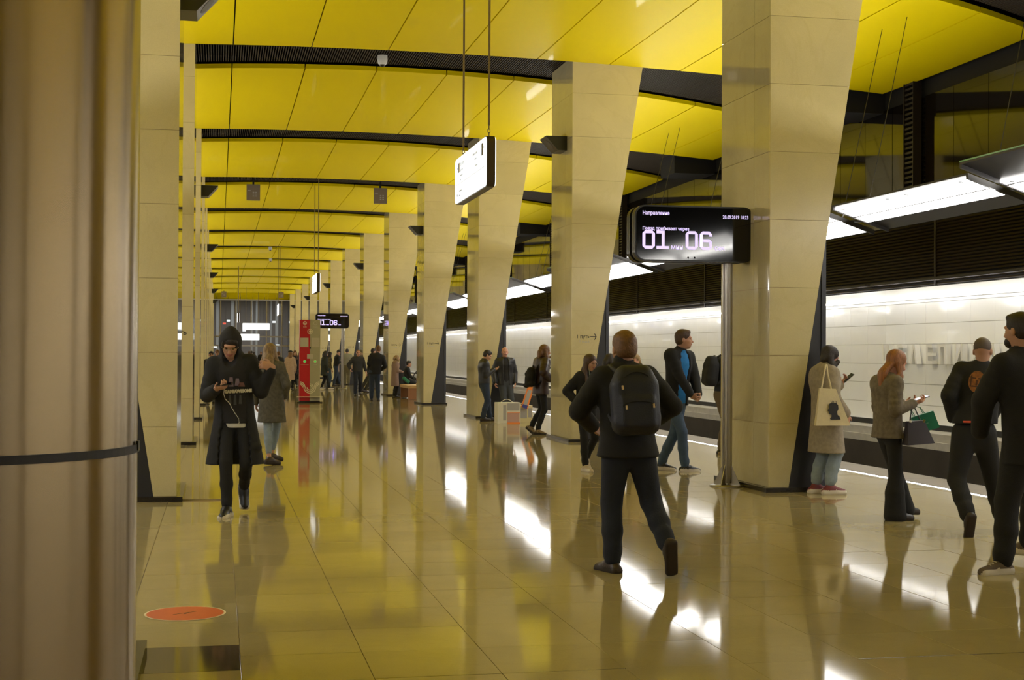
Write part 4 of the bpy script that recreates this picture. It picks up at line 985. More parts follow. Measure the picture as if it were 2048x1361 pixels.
        if P.get('laces'):
            b = B()
            for q in range(4):
                cc = an+fd*(.05+q*.022)*u+dn*(.0-.0+q*.009)*u-dn*.012
                b.tube([cc-rt_*.022, cc-dn*.004, cc+rt_*.022], .003, S_white, 5)
            tag(b.obj('laces', so), kind='stuff')
    # ---- upper garment(s)
    def upper(nm, m, th, hem, flare=0, open_=0, sleeves=True, slw=1.0, collar=None, cuff=.02, skirt=None, hood=None, hemw=1.0, flatk=.66, low=False):
        g = Soft()
        if low:
            g.cone(hip+up*.10*H, .074*H*fat+th, V(hip[0], hip[1], hem-.05), .086*H*fat+th, 0, .04, f, .68); g.cut(hem); return g.obj(nm, [m], max(h, .009), root)
        c0 = hip+up*(.03*H); hz = hem
        wR = (.086*H*fat+th)
        g.cone(hip+up*.08*H, .078*H*fat+th, chest+up*.02*H, .094*H*fat+th, 0, .04, sf, flatk)
        g.cone(SR-up*.012*H-sr*.01, .040*H+th*.7, SL-up*.012*H+sr*.01, .040*H+th*.7, 0, .05); g.cone(chest+up*.04*H, .075*H*fat+th, neck-up*.02*H, .040*H+th, 0, .05, sf, .75)
        lowc = get('hemc', V(hip[0], hip[1], 0)*1.0); low = V(lowc[0], lowc[1], hz-.05)
        g.cone(hip+up*.06*H, .082*H*fat+th, low, (.090*H*fat+th+flare)*hemw, 0, .04, f, .68+.4*flare)
        if sleeves:
            for S_, E_, Wp in ((SR, ER, WR), (SL, EL, WL)):
                Wc = Wp+(E_-Wp)*cuff/.26
                g.path([S_, S_*.5+E_*.5, E_, Wc], [(.031*H+th*.45)*slw**.5, (.029*H+th*.45)*slw, (.026*H+th*.45)*slw, (.0215*H+th*.4)*slw], 0, .02)
                if near_:
                    [g.ell(E_*(1-t_)+(S_ if t_ < .5 else Wp)*(t_ if t_ < .5 else 1-t_)+V(math.sin(t_*40), math.cos(t_*53), math.sin(t_*31))*.006, V(1, 1, .8)*((.029*H+th*.5)*slw*.99), 0, .012) for t_ in (.12, .28, .75, .88)]
        if collar: g.cone(neck-up*.01, .056*hs+.014, neck+up*collar+f*.012, .058*hs+.010, 0, .015); g.sub(neck+up*(collar+.035)+f*.02, V(.052*hs, .056*hs, .05), -1, .008)
        if hood == 'up':
            g.ell(Hd(0, -.025, .035), V(.102, .118, .112)*hs, 0, .03, Rh); g.cone(Hd(0, -.03, -.02), .094*hs, neck-up*.01-f*.01, .10*hs, 0, .04); g.ell(Hd(0, -.03, .13), V(.035, .05, .03)*hs, 0, .05, Rh)
            g.sub(Hd(0, .125, -.025), V(.082, .125, .125)*hs, -1, .012, Rh)
        elif hood == 'down': g.cone(neck-f*.055+sr*.07, .038, neck-f*.055-sr*.07, .038, 0, .03); g.cone(neck-f*.07-up*.0, .05, neck-f*.085-up*.07, .035, 0, .04)
        if open_:
            fc = hip+sf*(.10*H)
            for t in np.linspace(-.9, .97, 15):
                cc = hip+(neck-hip)*t if t > 0 else hip+UPV*t*.3*H; g.sub(cc+sf*(.085*H+.0), V(open_*(1.0 if t > -.2 else 1.15), .105, .085), -1, .006, rotm(sr, sf, up))
        if nm == 'coat' and P.get('slit'): g.sub(low-f*.12, V(.02, .10, .35), -1, .01, rotm(r, f, UPV))
        g.cut(hz)
        return g.obj(nm, [m], max(h, .009), root)
    for U in P.get('tops', []): upper(*U[:4], **(U[4] if len(U) > 4 else {}))
    if P.get('glasses'):
        b = B()
        for q in (-1, 1): b.tube([Hd(q*.033+.022*math.cos(a), .101, .004+.016*math.sin(a)) for a in [2*math.pi*i/14 for i in range(15)]], .0022, P['glasses'], 5, caps=False)
        b.tube([Hd(-.011, .102, .008), Hd(0, .106, .010), Hd(.011, .102, .008)], .0018, P['glasses'], 5)
        for q in (-1, 1): b.tube([Hd(q*.055, .100, .008), Hd(q*.078, .06, .010), Hd(q*.083, -.005, .006)], .002, P['glasses'], 5)
        tag(b.obj('glasses', root), kind=None)
    return dict(root=root, hip=hip, neck=neck, SR=SR, SL=SL, ER=ER, EL=EL, WR=WR, WL=WL, f=f, r=r, up=up, sf=sf, sr=sr, Hd=Hd, hc=hc, H=H, chest=chest, AR=AR, AL=AL, base=V(x, y, 0), hs=hs)

def backpack(p, label, m, w_=.30, hh=.44, d_=.13, z=None, off=0.0, drop=.0, zips=True, h=.01):
    c = p['chest']-p['sf']*(.085*p['H']+d_*.5+.03+off)-p['up']*(.02+drop)
    t = thing('backpack', label, 'backpack', tuple(p['base']+c))
    Rm = rotm(p['sr'], p['sf'], p['up'])
    g = Soft(); g.box(tuple(-p['up']*hh*.06), (w_/2-.085, max(.004, d_/2-.06), hh/2-.115), .082, 0, .04, Rm); g.box(tuple(-p['sf']*d_*.45-p['up']*hh*.18), (w_/2-.085, .015, hh*.17), .035, 0, .02, Rm)
    g.box(tuple(p['up']*hh*.12), (w_/2-.115, max(.004, d_/2-.065), hh*.26), .075, 0, .05, Rm); [g.ell(tuple(p['sr']*a_+p['up']*b_-p['sf']*d_*.2), (.07, .05, .05), 0, .03) for a_, b_ in ((-.10, -.15), (.10, -.12), (-.06, .08), (.07, .02))]
    g.obj('bag_body', [m], h, t)
    b = B()
    q = lambda a, bb, cc: p['sr']*a+p['sf']*bb+p['up']*cc
    b.tube([q(-.03, d_*.3, hh*.48), q(-.02, d_*.3, hh*.55), q(.02, d_*.3, hh*.55), q(.03, d_*.3, hh*.48)], .008, m, 6); b.obj('top_handle', t)
    for sg in (-1, 1):
        b = B(); S_ = (p['SR'] if sg > 0 else p['SL'])-c
        i_ = -p['sr']*sg*.055
        pts = [q(sg*.08, d_*.5, hh*.42), S_+i_+p['up']*.075-p['sf']*.03, S_+i_+p['up']*.07+p['sf']*.05, S_+i_-p['up']*.12+p['sf']*.135, q(sg*.15, d_*.5+.09, -hh*.18), q(sg*.12, d_*.5, -hh*.40)]
        b.tube(pts, .018, m, 6); b.obj('shoulder_strap', t, smooth=True)
    if zips:
        zm = mat('yellow_zip_pull', (.45, .30, .08), .4)
        b = B()
        arc = [q(w_*.36*math.cos(R(a)), -d_*.5-.032+.028*abs(math.cos(R(a))), hh*.14+hh*.26*math.sin(R(a))) for a in range(0, 181, 15)]
        b.tube(arc, .005, C_black, 5); arc = [q(w_*.33*math.cos(R(a)), -d_*.5-.055+.02*abs(math.cos(R(a))), -hh*.10+hh*.07*math.sin(R(a))) for a in range(0, 181, 15)]
        b.tube(arc, .005, C_black, 5); b.obj('zip', t)
        for a_, z_ in ((-w_*.33, hh*.20), (-w_*.27, -hh*.09), (w_*.29, -hh*.07)):
            b = B(); b.tube([q(a_, -d_*.5-.052, z_), q(a_, -d_*.5-.058, z_-.03)], .008, zm, 5); b.obj('zip_pull', t)
    return t
def phone(p, label, wr, d, n, lit=False, off=(0, 0, 0)):
    """held phone: d long axis, n screen normal"""
    d = nrm(d); n = nrm(V(*n)-d*(V(*n)@d)); s_ = np.cross(d, n)
    t = thing('phone', label, 'phone', tuple(p['base']+wr+V(*off)))
    def slab(a, bb, c0, c1, m, nm):
        b = B(); P8 = [tuple(s_*x+d*y+n*z) for z in (c0, c1) for x, y in ((-a, -bb), (a, -bb), (a, bb), (-a, bb))]; b.hexa(P8, m); b.obj(nm, t)
    slab(.037, .075, -.004, .004, M_black, 'phone_case')
    slab(.033, .068, .0042, .0050, mat('lit_phone_screen', (.6, .6, .65), .2, emit=(.7, .72, .8), es=.9) if lit else M_screen, 'phone_screen')

# ---- 1 hooded man walking towards the viewer
p = person('young man in a long black coat and black hood, walking forward looking at his phone', .25, 14.4, 182, H=1.86, h=.010, hb=.007, hsize=1.02,
    head=(-.135, -.02, 1.68), neck=(-.12, .03, 1.54), hip=(-.08, .04, .96), pitch=30, haz=184, hroll=-3,
    RH=(-.26, -.27, 1.255), LH=(.275, -.10, 1.462), Rel=V(-.35, .4, -1), Lel=V(.5, -.2, -1), RHd=V(.55, -.75, .12), RHn=V(.1, .2, 1), Rcurl=38, LHd=V(-.9, -.25, .22), LHn=V(-.1, 1, -.2), Lcurl=42,
    RF=(-.155, -.10, .085), LF=(.015, .30, .25), LFd=V(.05, -.62, -.78), RFd=V(-.25, -1, -.04), shoe=(S_blk, S_white), shoesize=1.14,
    hair='fringe', hairm=H_dark, trousers=C_black, legw=.80, glasses=mat('thin_gold_wire', (.35, .27, .15), .3, metal=.8),
    tops=[('t_shirt', C_white, .024, .862, dict(low=True)), ('hoodie', C_black2, .028, .905, dict(hood='up', slw=1.0, sleeves=False)), ('coat', C_black, .030, .50, dict(flare=.10, open_=.14, slw=1.12, cuff=.05))])
phone(p, 'black phone in the hooded man\'s right hand', p['WR'], V(.9, -.25, .05), V(.1, -.35, 1), off=(.075, -.085, .045))
# print on the hoodie, earphone cord
b = B(); hp = mat('cream_print_ink', (.55, .50, .36), .7); o = thing('chest_print', '', '', (0, 0, 0)); bpy.data.objects.remove(o)
fy = -.155
text('chest_print', 'GAMEAWESOME', .041, hp, p['root'], Matrix.Translation((-.185, fy-.012, 1.205)) @ Matrix.Rotation(R(-3), 4, 'Y') @ Matrix.Rotation(R(90), 4, 'X'), ext=.002, bold=.0035, sx=.85)
b = B()
for x_, z_, w_, h_, m_ in ((-.15, 1.27, .05, .09, 'a'), (-.09, 1.28, .05, .07, 'a'), (-.06, 1.27, .07, .04, 'b'), (-.15, 1.10, .03, .09, 'c'), (-.10, 1.09, .03, .10, 'c'), (-.05, 1.10, .03, .09, 'c')):
    b.prism([(x_, z_), (x_+w_, z_), (x_+w_*.8, z_+h_), (x_+w_*.2, z_+h_)], fy+.0, fy+.003, {'a': mat('mauve_print', (.17, .12, .15), .7), 'b': mat('rust_print', (.14, .06, .05), .7), 'c': mat('grey_print_dim', (.05, .05, .055), .7)}[m_])
tag(b.obj('chest_print_figures', p['root']), kind='stuff')
b = B(); b.tube([(-.19, -.30, 1.26), (-.195, -.26, 1.20), (-.18, -.21, 1.15), (-.14, -.19, 1.11), (-.12, -.18, 1.07), (-.085, -.18, 1.01), (-.05, -.18, .96), (-.045, -.18, .92), (-.06, -.18, .885)], .003, C_white, 5); tag(b.obj('earphone_cord', p['root'], smooth=True), 'white earphone cord')

# ---- 2 woman in grey coat walking away
p = person('woman with long dark blond hair in a grey wool coat, behind the hooded man', .77, 20.8, 12, H=1.72, h=.013, sex='f', hb=.012,
    hip=(-.01, 0, .92), neck=(-.04, .02, 1.44), hair='long', hairm=H_blond, hairlen=.36, front=True, RF=(-.01, .12, .14), LF=(-.05, -.12, .10), RH=(.17, .08, .96), trousers=C_jeanl, legw=.78, ankle=.09, shoe=(S_brown, S_sole), RFd=V(.9, .4, -.1), LFd=V(.9, .5, -.1), fold=False,
    tops=[('coat', C_grey, .024, .605, dict(flare=.035, slw=1.05, collar=.03))])

# ---- 3 walker with backpack, seen from behind
p = person('man in black jacket and dark jeans with a navy backpack, striding away in the centre', 3.0, 10.2, 2, H=1.79, h=.010, hb=.008,
    hip=(-.02, .02, .93), neck=(-.03, .10, 1.475), head=(-.025, .12, 1.635), hsize=1.06, build=1.10, haz=-6, RH=(.25, .32, 1.08), LH=(-.22, .30, 1.06), Rel=V(1, -.4, -.55), Lel=V(-1, -.4, -.7),
    LF=(-.145, -.02, .085), LFd=V(-.35, 1, -.02), RF=(.185, -.30, .225), RFd=V(.12, .30, -.95), RFn=V(.05, -1, -.25), Rkn=V(.1, 1, .1), hair='short', hairm=H_fair, trousers=C_navy, legw=1.08, shoe=(S_brown, S_sole), shoesize=1.05,
    tops=[('jacket', C_black, .034, .845, dict(flare=.035, slw=1.18, collar=.085, hemw=1.02))])
backpack(p, 'dark navy backpack with yellow zip pulls worn by the striding man', C_navybag, w_=.36, hh=.50, d_=.16, drop=.045)

# ---- 4 girl with glasses
p = person('girl with long brown hair, glasses and black jacket, hands in pockets', 4.93, 19.05, 160, H=1.60, h=.012, sex='f', hb=.0085,
    hip=(.02, 0, .84), neck=(.05, 0, 1.33), head=(.065, -.03, 1.485), haz=150, pitch=12, RH=(-.12, -.12, .93), LH=(.18, -.14, .93), Rel=V(-1, .5, -.2), Lel=V(1, .5, -.2), Rpocket=1, Lpocket=1,
    hair='long', hairm=H_brown, hairlen=.30, RF=(.0, -.05, .08), LF=(.10, .28, .17), LFd=V(.3, -.6, -.7), RFd=V(.3, -1, -.03), Rkn=V(-.05, -1, 0), shoe=(S_cream, S_white), laces=1, trousers=C_black, legw=.82, glasses=mat('rose_gold_wire', (.4, .25, .18), .3, metal=.8),
    tops=[('sweater', C_black2, .006, .84, dict(collar=.05, sleeves=False)), ('jacket', C_black, .028, .86, dict(slw=1.15, collar=.03, cuff=.0))])
b = B(); b.tube([(.03, -.11, 1.42), (.035, -.16, 1.25), (.06, -.19, 1.05), (.02, -.2, .92), (-.02, -.2, .82), (-.09, -.19, .79), (-.13, -.17, .90)], .003, mat('pale_green_cord', (.35, .42, .30), .5), 5); tag(b.obj('earphone_cord', p['root'], smooth=True), 'pale green earphone cord')

# ---- 5, 6 people standing further back on the platform
person('dark-haired person mostly hidden behind the striding man\'s shoulder', 6.60, 24.0, 80, H=1.63, h=.02, sex='f', hair='bob', hairm=H_dark, trousers=C_black, tops=[('jacket', C_black, .02, .8)])
person('blond woman mostly hidden behind the striding man, face showing beside his ear', 7.25, 24.4, 200, H=1.62, h=.016, sex='f', hair='long', hairm=H_blond, skin=M_skinp, trousers=C_black, tops=[('coat', cloth('butter_yellow_cloth', (.48, .36, .16)), .02, .7)])

# ---- 7 man in blue sweatshirt
p = person('tall man in open black jacket, blue sweatshirt and jeans, hands clasped, looking right', 6.19, 18.96, 152, H=1.93, h=.012, hb=.0085,
    hip=(.02, 0, .98), neck=(.075, 0, 1.64), head=(.115, -.03, 1.81), haz=105, pitch=-2, RH=(.15, -.26, 1.045), LH=(.285, -.17, 1.05), Rel=V(-.4, -.3, -1), Lel=V(.6, .6, -1), RHd=V(.75, .1, -.5), RHn=V(.1, .5, .5), LHd=V(-.1, -.9, -.5), LHn=V(-.8, .1, .3), Rcurl=30, Lcurl=35,
    RF=(.10, -.16, .085), RFd=V(1, -.12, -.03), LF=(-.16, .10, .10), LFd=V(1, -.35, -.1), hair='short', hairm=H_brown, trousers=C_jean, legw=.92, shoe=(S_blk, S_white),
    tops=[('sweatshirt', C_blue, .010, .93, dict(sleeves=False, collar=.02)), ('jacket', C_black, .034, .90, dict(slw=1.12, open_=.10, collar=.05))])

# ---- 8 man in khaki, half hidden by the display post and column
p = person('man in navy jacket and khaki trousers, half hidden by the first column', 8.02, 21.9, 80, H=1.86, h=.014, hip=(-.05, 0, .96), neck=(.0, 0, 1.56), RF=(-.02, -.1, .09), LF=(-.05, .1, .09), trousers=C_khaki, shoe=(S_blk, S_tan), hair='short', hairm=H_dark, build=1.08, tops=[('jacket', cloth('navy_jacket_cloth', (.018, .022, .035)), .02, 1.02, dict(collar=.05))])
backpack(p, 'round black backpack on the back of the man in khaki trousers', C_black, w_=.30, hh=.48, d_=.15, zips=False, h=.013, drop=.02)

# ---- 9 woman with tote
p = person('dark-haired woman in a long greige coat leaning on the first column, looking at her phone', 6.93, 15.50, 82, H=1.72, h=.011, sex='f', hb=.0085, build=1.22,
    hip=(-.03, .0, .90), neck=(-.06, 0, 1.44), head=(-.01, -.015, 1.585), haz=92, pitch=28, lean=0, RH=(.135, -.17, .93), Rel=V(-.5, -.3, -.2), RHd=V(.1, .05, -1), RHn=V(.2, 1, 0), LH=(.15, .03, 1.27), LHd=V(.6, .0, .5), LHn=V(-.5, -.2, .9), Lel=V(-.2, .6, -1), Lcurl=35,
    RF=(-.02, -.05, .09), LF=(-.12, .12, .09), RFd=V(1, -.12, -.02), LFd=V(1, .1, -.02), hair='bob', hairm=H_dark, hairlen=.06, hairback=.2, skin=M_skinp, trousers=C_jeanl, legw=1.12, ankle=.06, shoe=(S_bur, S_white), shoesize=1.2, laces=1, glasses=mat('dark_spectacle_frame', (.02, .015, .015), .3),
    tops=[('scarf', C_green, .016, .60, dict(sleeves=False, flare=.02)), ('coat', C_greige, .036, .485, dict(flare=.05, slw=1.25, collar=.04, hood='down', cuff=.02))])
phone(p, 'phone held up by the woman in the greige coat', p['WL'], V(.75, -.1, .65), V(-.6, -.15, .7), off=(.085, -.03, .075))
M_tote = cloth('cream_canvas_tote', (.62, .53, .33), noise=.06)
tt = thing('tote_bag', 'cream canvas tote bag with a black printed profile head, on the greige coat', 'bag', (6.83, 15.17, .81))
b = B()
vs = []
for yy in (-.03, .03):
    for (x_, z_) in ((-.215, .0), (.20, .0), (.03, .415), (-.165, .425)): vs.append((x_, yy*(1 if z_ < .1 else .5), z_))
b.add(vs, [(0, 1, 2, 3), (7, 6, 5, 4), (0, 4, 5, 1), (1, 5, 6, 2), (3, 7, 4, 0), (2, 6, 7, 3)], M_tote); b.obj('bag_body', tt)
b = B(); b.tube([(-.14, -.0, .41), (-.10, .02, .58), (-.06, .06, .69), (-.02, .16, .685), (.02, .22, .60)], .010, M_tote, 6)
b.tube([(-.02, .0, .41), (-.05, .03, .58), (-.04, .08, .69)], .010, M_tote, 6); b.obj('strap', tt, smooth=True)
prof = [(-.02, 0), (.10, 0), (.085, .035), (.06, .055), (.055, .09), (.07, .12), (.065, .165), (.04, .19), (-.01, .195), (-.04, .18), (-.05, .15), (-.045, .13), (-.06, .10), (-.045, .09), (-.045, .07), (-.03, .06), (-.01, .055), (-.01, .03), (-.03, .012)]
prof = [(x_-.02, z_+.07) for x_, z_ in prof]
b = B(); b.prism([(x_, z_) for x_, z_ in prof], -.0325, -.029, M_ink)
for k in range(5): b.tube([(-.035+k*.014, -.031, .262), (-.045+k*.018, -.031, .285)], .003, M_ink, 4)
o = b.obj('printed_head', tt); o.rotation_euler = (R(2.5), 0, 0)

# ---- 10 ginger woman
p = person('woman with long ginger hair, grey blazer and flared black trousers, holding a phone', 6.6, 13.0, 78, H=1.67, h=.010, sex='f', hb=.0075, build=1.02,
    hip=(-.17, 0, .89), neck=(-.185, 0, 1.385), head=(-.095, -.01, 1.535), haz=88, pitch=22, lean=0, RH=(.045, -.13, 1.145), Rel=V(-.5, -.3, -1), RHd=V(.9, .15, .15), RHn=V(-.1, .3, 1), Rcurl=38, LH=(.05, .10, 1.14), LHd=V(.9, -.3, .12), LHn=V(-.1, -.3, 1), Lel=V(-.5, .4, -1), Lcurl=35,
    RF=(-.13, -.08, .085), LF=(.06, .12, .085), RFd=V(1, -.1, -.03), LFd=V(1, .1, -.03), hair='long', hairm=H_ginger, hairlen=.30, hairback=1.7, hairw=.85, front=False, skin=M_skinp, trousers=C_black, legw=.92, flare=2.3, fold=False, ankle=-.035, shoe=(S_blk, S_sole),
    tops=[('blazer', C_blazer, .020, .80, dict(flare=.035, slw=1.12, collar=.02, cuff=.03))])
phone(p, 'lit phone held in both hands by the ginger-haired woman', p['WR'], V(.95, .05, .28), V(-.25, -.1, 1), lit=True, off=(.105, .07, .045))
hb_ = thing('handbag', 'dark grey leather handbag hanging from the ginger-haired woman\'s forearm', 'bag', (6.63, 12.80, .76))
b = B(); vs = []
for yy in (-.05, .05):
    for (x_, z_) in ((-.12, .0), (.16, .0), (.07, .22), (-.10, .23)): vs.append((x_, yy*(1.3 if z_ < .1 else .5), z_+(-.02 if x_ < 0 else 0)))
b.add(vs, [(0, 1, 2, 3), (7, 6, 5, 4), (0, 4, 5, 1), (1, 5, 6, 2), (3, 7, 4, 0), (2, 6, 7, 3)], mat('slate_leather', (.045, .038, .05), .5)); b.obj('bag_body', hb_)
b = B(); b.tube([(-.07, 0, .21), (-.04, .02, .33), (.0, .04, .34), (.04, 0, .22)], .007, S_blk, 6); b.obj('handle', hb_, smooth=True)
b = B(); b.tube([(.06, -.02, .20), (.075, -.02, .225)], .012, mat('brass_clasp', (.6, .45, .15), .3, metal=1.0), 8); b.tube([(-.08, -.03, .20), (-.075, -.03, .22)], .012, M_white, 8); b.obj('clasp', hb_)
M_teal = mat('emerald_green_paper', (.006, .155, .075), .45)
gb = thing('gift_bag', 'emerald green paper bag hanging from the ginger-haired woman\'s hands', 'bag', (6.79, 13.10, .83)); gb.rotation_euler = (0, R(-18), R(-14))
b = B(); b.hexa([(0, -.045, 0), (.225, -.045, 0), (.225, .045, 0), (0, .045, 0), (-.01, -.045, .175), (.215, -.045, .175), (.215, .045, .175), (-.01, .045, .175)], M_teal); b.obj('bag_body', gb)
b = B()
for yy in (-.04, .04): b.tube([(.03, yy, .17), (.015, yy*.5, .25), (.02, yy*.2, .275), (.06, yy*.2, .27), (.11, yy*.5, .24), (.13, yy, .17)], .004, M_teal, 5)
b.obj('handle', gb)
text('bag_lettering', 'Оранж', .022, mat('pale_green_print', (.25, .4, .28), .5), gb, face_cam(.06, -.047, .07), ext=.0004)

# ---- 11 man with emblem on his back
p = person('man with shaven head and an orange-brown emblem on his black jacket back', 6.85, 11.9, 28, H=1.76, h=.011, hb=.010,
    hip=(-.12, 0, .90), neck=(-.01, .06, 1.50), head=(.0, .06, 1.645), haz=40, LH=(-.22, .18, 1.02), Lel=V(-.7, -.3, -1), RH=(.2, .3, 1.0), Lpocket=1, LF=(-.33, -.28, .175), LFd=V(.05, .35, -.93), LFn=V(-.2, -1, -.3), RF=(.22, .10, .085), RFd=V(.95, .35, -.03), Lkn=V(-.1, 1, .1),
    hair='crop', hairm=H_grey, trousers=C_black, legw=1.12, shoe=(S_blk, S_sole), stripes=1, build=1.06, tops=[('jacket', C_black, .030, .99, dict(slw=1.2, collar=.03))])
g = Soft()
b = B(); EM = mat('orange_brown_embroidery', (.33, .12, .02), .7, noise=.5, nscale=30); n = 24
c = p['chest']-p['sf']*(.172)+p['up']*.045-p['sr']*.03
vs = [tuple(c+p['sr']*math.cos(2*math.pi*k/n)*.072+p['up']*math.sin(2*math.pi*k/n)*.10-p['sf']*d_) for d_ in (0, .006) for k in range(n)]
b.add(vs, [tuple(range(n)), tuple(range(2*n-1, n-1, -1))]+[(i, (i+1) % n, n+(i+1) % n, n+i) for i in range(n)], EM); tag(b.obj('back_emblem', p['root']), 'orange-brown oval emblem')
b = B()
for k, (u_, v_, w_, h_) in enumerate(((-.03, .03, .022, .006), (.03, .03, .022, .006), (0, -.045, .04, .006), (0, -.01, .008, .025), (-.05, .0, .006, .05), (.05, .0, .006, .05))):
    q = c+p['sr']*u_+p['up']*v_-p['sf']*.007
    b.hexa([tuple(q+p['sr']*a*w_+p['up']*e*h_-p['sf']*d_) for d_ in (0, .003) for a, e in ((-1, -1), (1, -1), (1, 1), (-1, 1))], mat('dark_brown_thread', (.08, .03, .01), .8))
tag(b.obj('emblem_lines', p['root']), kind='stuff')
b = B(); q = p['hip']-p['f']*.165+p['up']*.115; b.hexa([tuple(q+p['r']*a*.05-.0*p['r']+p['f']*d_+UPV*e*.008-p['r']*.06) for d_ in (0, .01) for a, e in ((-1, -1), (1, -1), (1, 1), (-1, 1))], mat('red_orange_tab', (.75, .10, .04), .6)); b.obj('red_hem_tab', p['root'])

# ---- 12 big man at the right edge
p = person('big bearded man in black coat and black trousers, nearest figure at the right edge', 5.93, 9.7, -14, H=1.88, h=.011, hb=.010, build=1.18,
    hip=(.02, 0, .97), neck=(-.045, .02, 1.60), head=(-.06, .02, 1.79), haz=-24, pitch=2, LH=(-.27, .22, 1.02), RH=(.3, .2, 1.0), Lpocket=1, Rpocket=1, Lel=V(-1, -.3, -.2),
    LF=(-.25, -.08, .09), LFd=V(-1, -.12, -.04), RF=(.26, .42, .09), RFd=V(-.3, 1, -.02), hair='short', hairm=H_dark, trousers=C_black, legw=1.15, shoe=(S_taupe, S_white), laces=1,
    tops=[('coat', C_black, .036, .80, dict(slw=1.25, collar=.05, flare=.02, hood='down'))])
g = Soft(); Hd = p['Hd']; Rh_ = None; g.ell(Hd(0, .055, -.075), (.062, .050, .05), 0, .02); g.sub(Hd(0, .13, -.04), (.04, .05, .03), -1, .01); g.obj('beard', [H_dark], .009, p['root'])

# ---- 13, 14 the two men by the parcels
p = person('man in short black padded jacket leaning on the third column with his phone', 6.28, 33.6, 85, H=1.72, h=.013, hip=(-.06, 0, .90), neck=(-.07, 0, 1.42), head=(.0, -.02, 1.565), haz=95, pitch=25, RH=(.16, -.08, 1.23), LH=(.17, .06, 1.22), Rel=V(-.6, -.2, -1), Lel=V(-.6, .3, -1), RHd=V(.9, .2, .2), RHn=V(-.2, .2, 1), LHd=V(.9, -.2, .2), LHn=V(-.2, -.2, 1), RF=(-.10, -.08, .09), LF=(.10, .10, .09), trousers=C_jeand, hair='short', hairm=H_dark, build=1.12,
    tops=[('jacket', C_pblack, .03, .90, dict(slw=1.2, collar=.04))])
phone(p, 'phone held by the man leaning on the third column', p['WR'], V(.9, .1, .3), V(-.3, -.2, 1), off=(.09, .04, .04))
p = person('balding man in open black quilted jacket and grey jeans, facing the viewer behind the parcels', 6.98, 34.5, 178, H=1.76, h=.013, skin=M_skinp, neck=(-.08, 0, 1.47), hip=(-.06, 0, .91), RH=(-.33, -.05, .90), hair='bald', trousers=cloth('grey_denim', (.05, .055, .06)), shoe=(S_blk, S_sole), build=1.12,
    tops=[('sweater', C_black2, .008, .90, dict(sleeves=False, collar=.03)), ('jacket', C_pblack, .036, .84, dict(slw=1.2, open_=.07, collar=.03))])
person('person in a dark cap mostly hidden behind the balding man', 7.15, 38.2, 90, H=1.66, h=.02, hair='crop', hairm=C_olive, trousers=C_black, tops=[('jacket', C_dark2, .03, .8)])
# ---- 15 plum jacket
p = person('woman in a plum-brown jacket, legs crossed, half hidden by the second column', 6.22, 27.9, 72, H=1.80, h=.013, sex='f', hip=(.09, 0, .93), neck=(.12, 0, 1.50), head=(.17, 0, 1.66), haz=80, hair='bob', hairm=H_fair, hairlen=.12, RF=(.02, -.05, .09), LF=(-.07, .12, .15), RFd=V(.9, -.6, -.1), LFd=V(.6, -.5, -.6), trousers=C_black, legw=.8, shoe=(S_tan, S_sole), shoesize=1.1, RH=(.25, -.2, 1.1),
    tops=[('jacket', C_plum, .042, .80, dict(slw=1.3, hood='down', collar=.03, flare=.02))])
backpack(p, 'small black backpack hanging from the woman in the plum-brown jacket', C_black, w_=.24, hh=.38, d_=.12, zips=False, h=.013, drop=.17)

# ---- people further along
FAR = .021
p = person('elderly woman with short blond hair in a long dusty taupe coat beside the bench', 6.28, 51.7, 80, H=1.56, h=FAR, sex='f', hair='bob', hairm=H_blond, hairlen=.04, trousers=C_black, build=1.15, RH=(.25, 0, .95), tops=[('coat', C_taupe, .035, .42, dict(flare=.02, hood='down'))])
gbx = thing('green_bag', 'green bag held by the elderly woman beside the bench', 'bag', (6.60, 51.5, .70)); gbx.rotation_euler = (0, R(40), 0)
g = Soft(); g.box((.08, 0, 0), (.12, .03, .03), .03, 0, .02); g.obj('bag_body', [mat('bottle_green_nylon', (.01, .16, .07), .6)], .012, gbx)
p = person('seated person in dark clothes on the bench, half hidden by the fourth column', 6.88, 53.2, 95, H=1.66, h=FAR, hip=(0, 0, .58), neck=(.05, 0, 1.05), RF=(.42, -.12, .09), LF=(.44, .1, .09), RH=(.35, -.1, .66), LH=(.35, .1, .66), hair='short', trousers=C_black, Rkn=V(.3, 0, 1), Lkn=V(.3, 0, 1), tops=[('jacket', C_black, .03, .52)])
person('man in dark jacket and jeans walking towards the viewer, swinging his arms', 5.17, 54.2, 175, H=1.76, h=.018, RH=(-.30, -.2, 1.0), LH=(.33, 0, .85), RF=(-.1, -.12, .09), LF=(.10, .22, .13), skin=M_skinp, hair='crop', hairm=H_fair, trousers=C_navy, build=1.08, tops=[('jacket', C_dark2, .028, .92, dict(slw=1.15, collar=.03))])
person('man in black jacket and blue jeans seen from behind near the bench', 5.2, 48.5, 5, H=1.86, h=.018, LF=(-.10, .0, .09), RF=(.12, -.05, .09), neck=(.10, .02, 1.55), RH=(.25, .2, 1.05), build=1.1, hair='short', hairm=H_fair, trousers=C_jeand, tops=[('jacket', C_black, .03, .90, dict(slw=1.2, collar=.05))])
person('man in black hooded top leaning with one leg stretched, beside the man in blue jeans', 6.05, 58.6, 70, H=1.82, h=FAR, hip=(.05, 0, .90), neck=(.12, 0, 1.50), RF=(-.35, -.1, .09), LF=(-.15, .1, .09), RH=(.3, -.1, 1.1), hair='short', trousers=cloth('olive_drab', (.035, .033, .02)), tops=[('jacket', C_black, .03, .9, dict(hood='down'))])
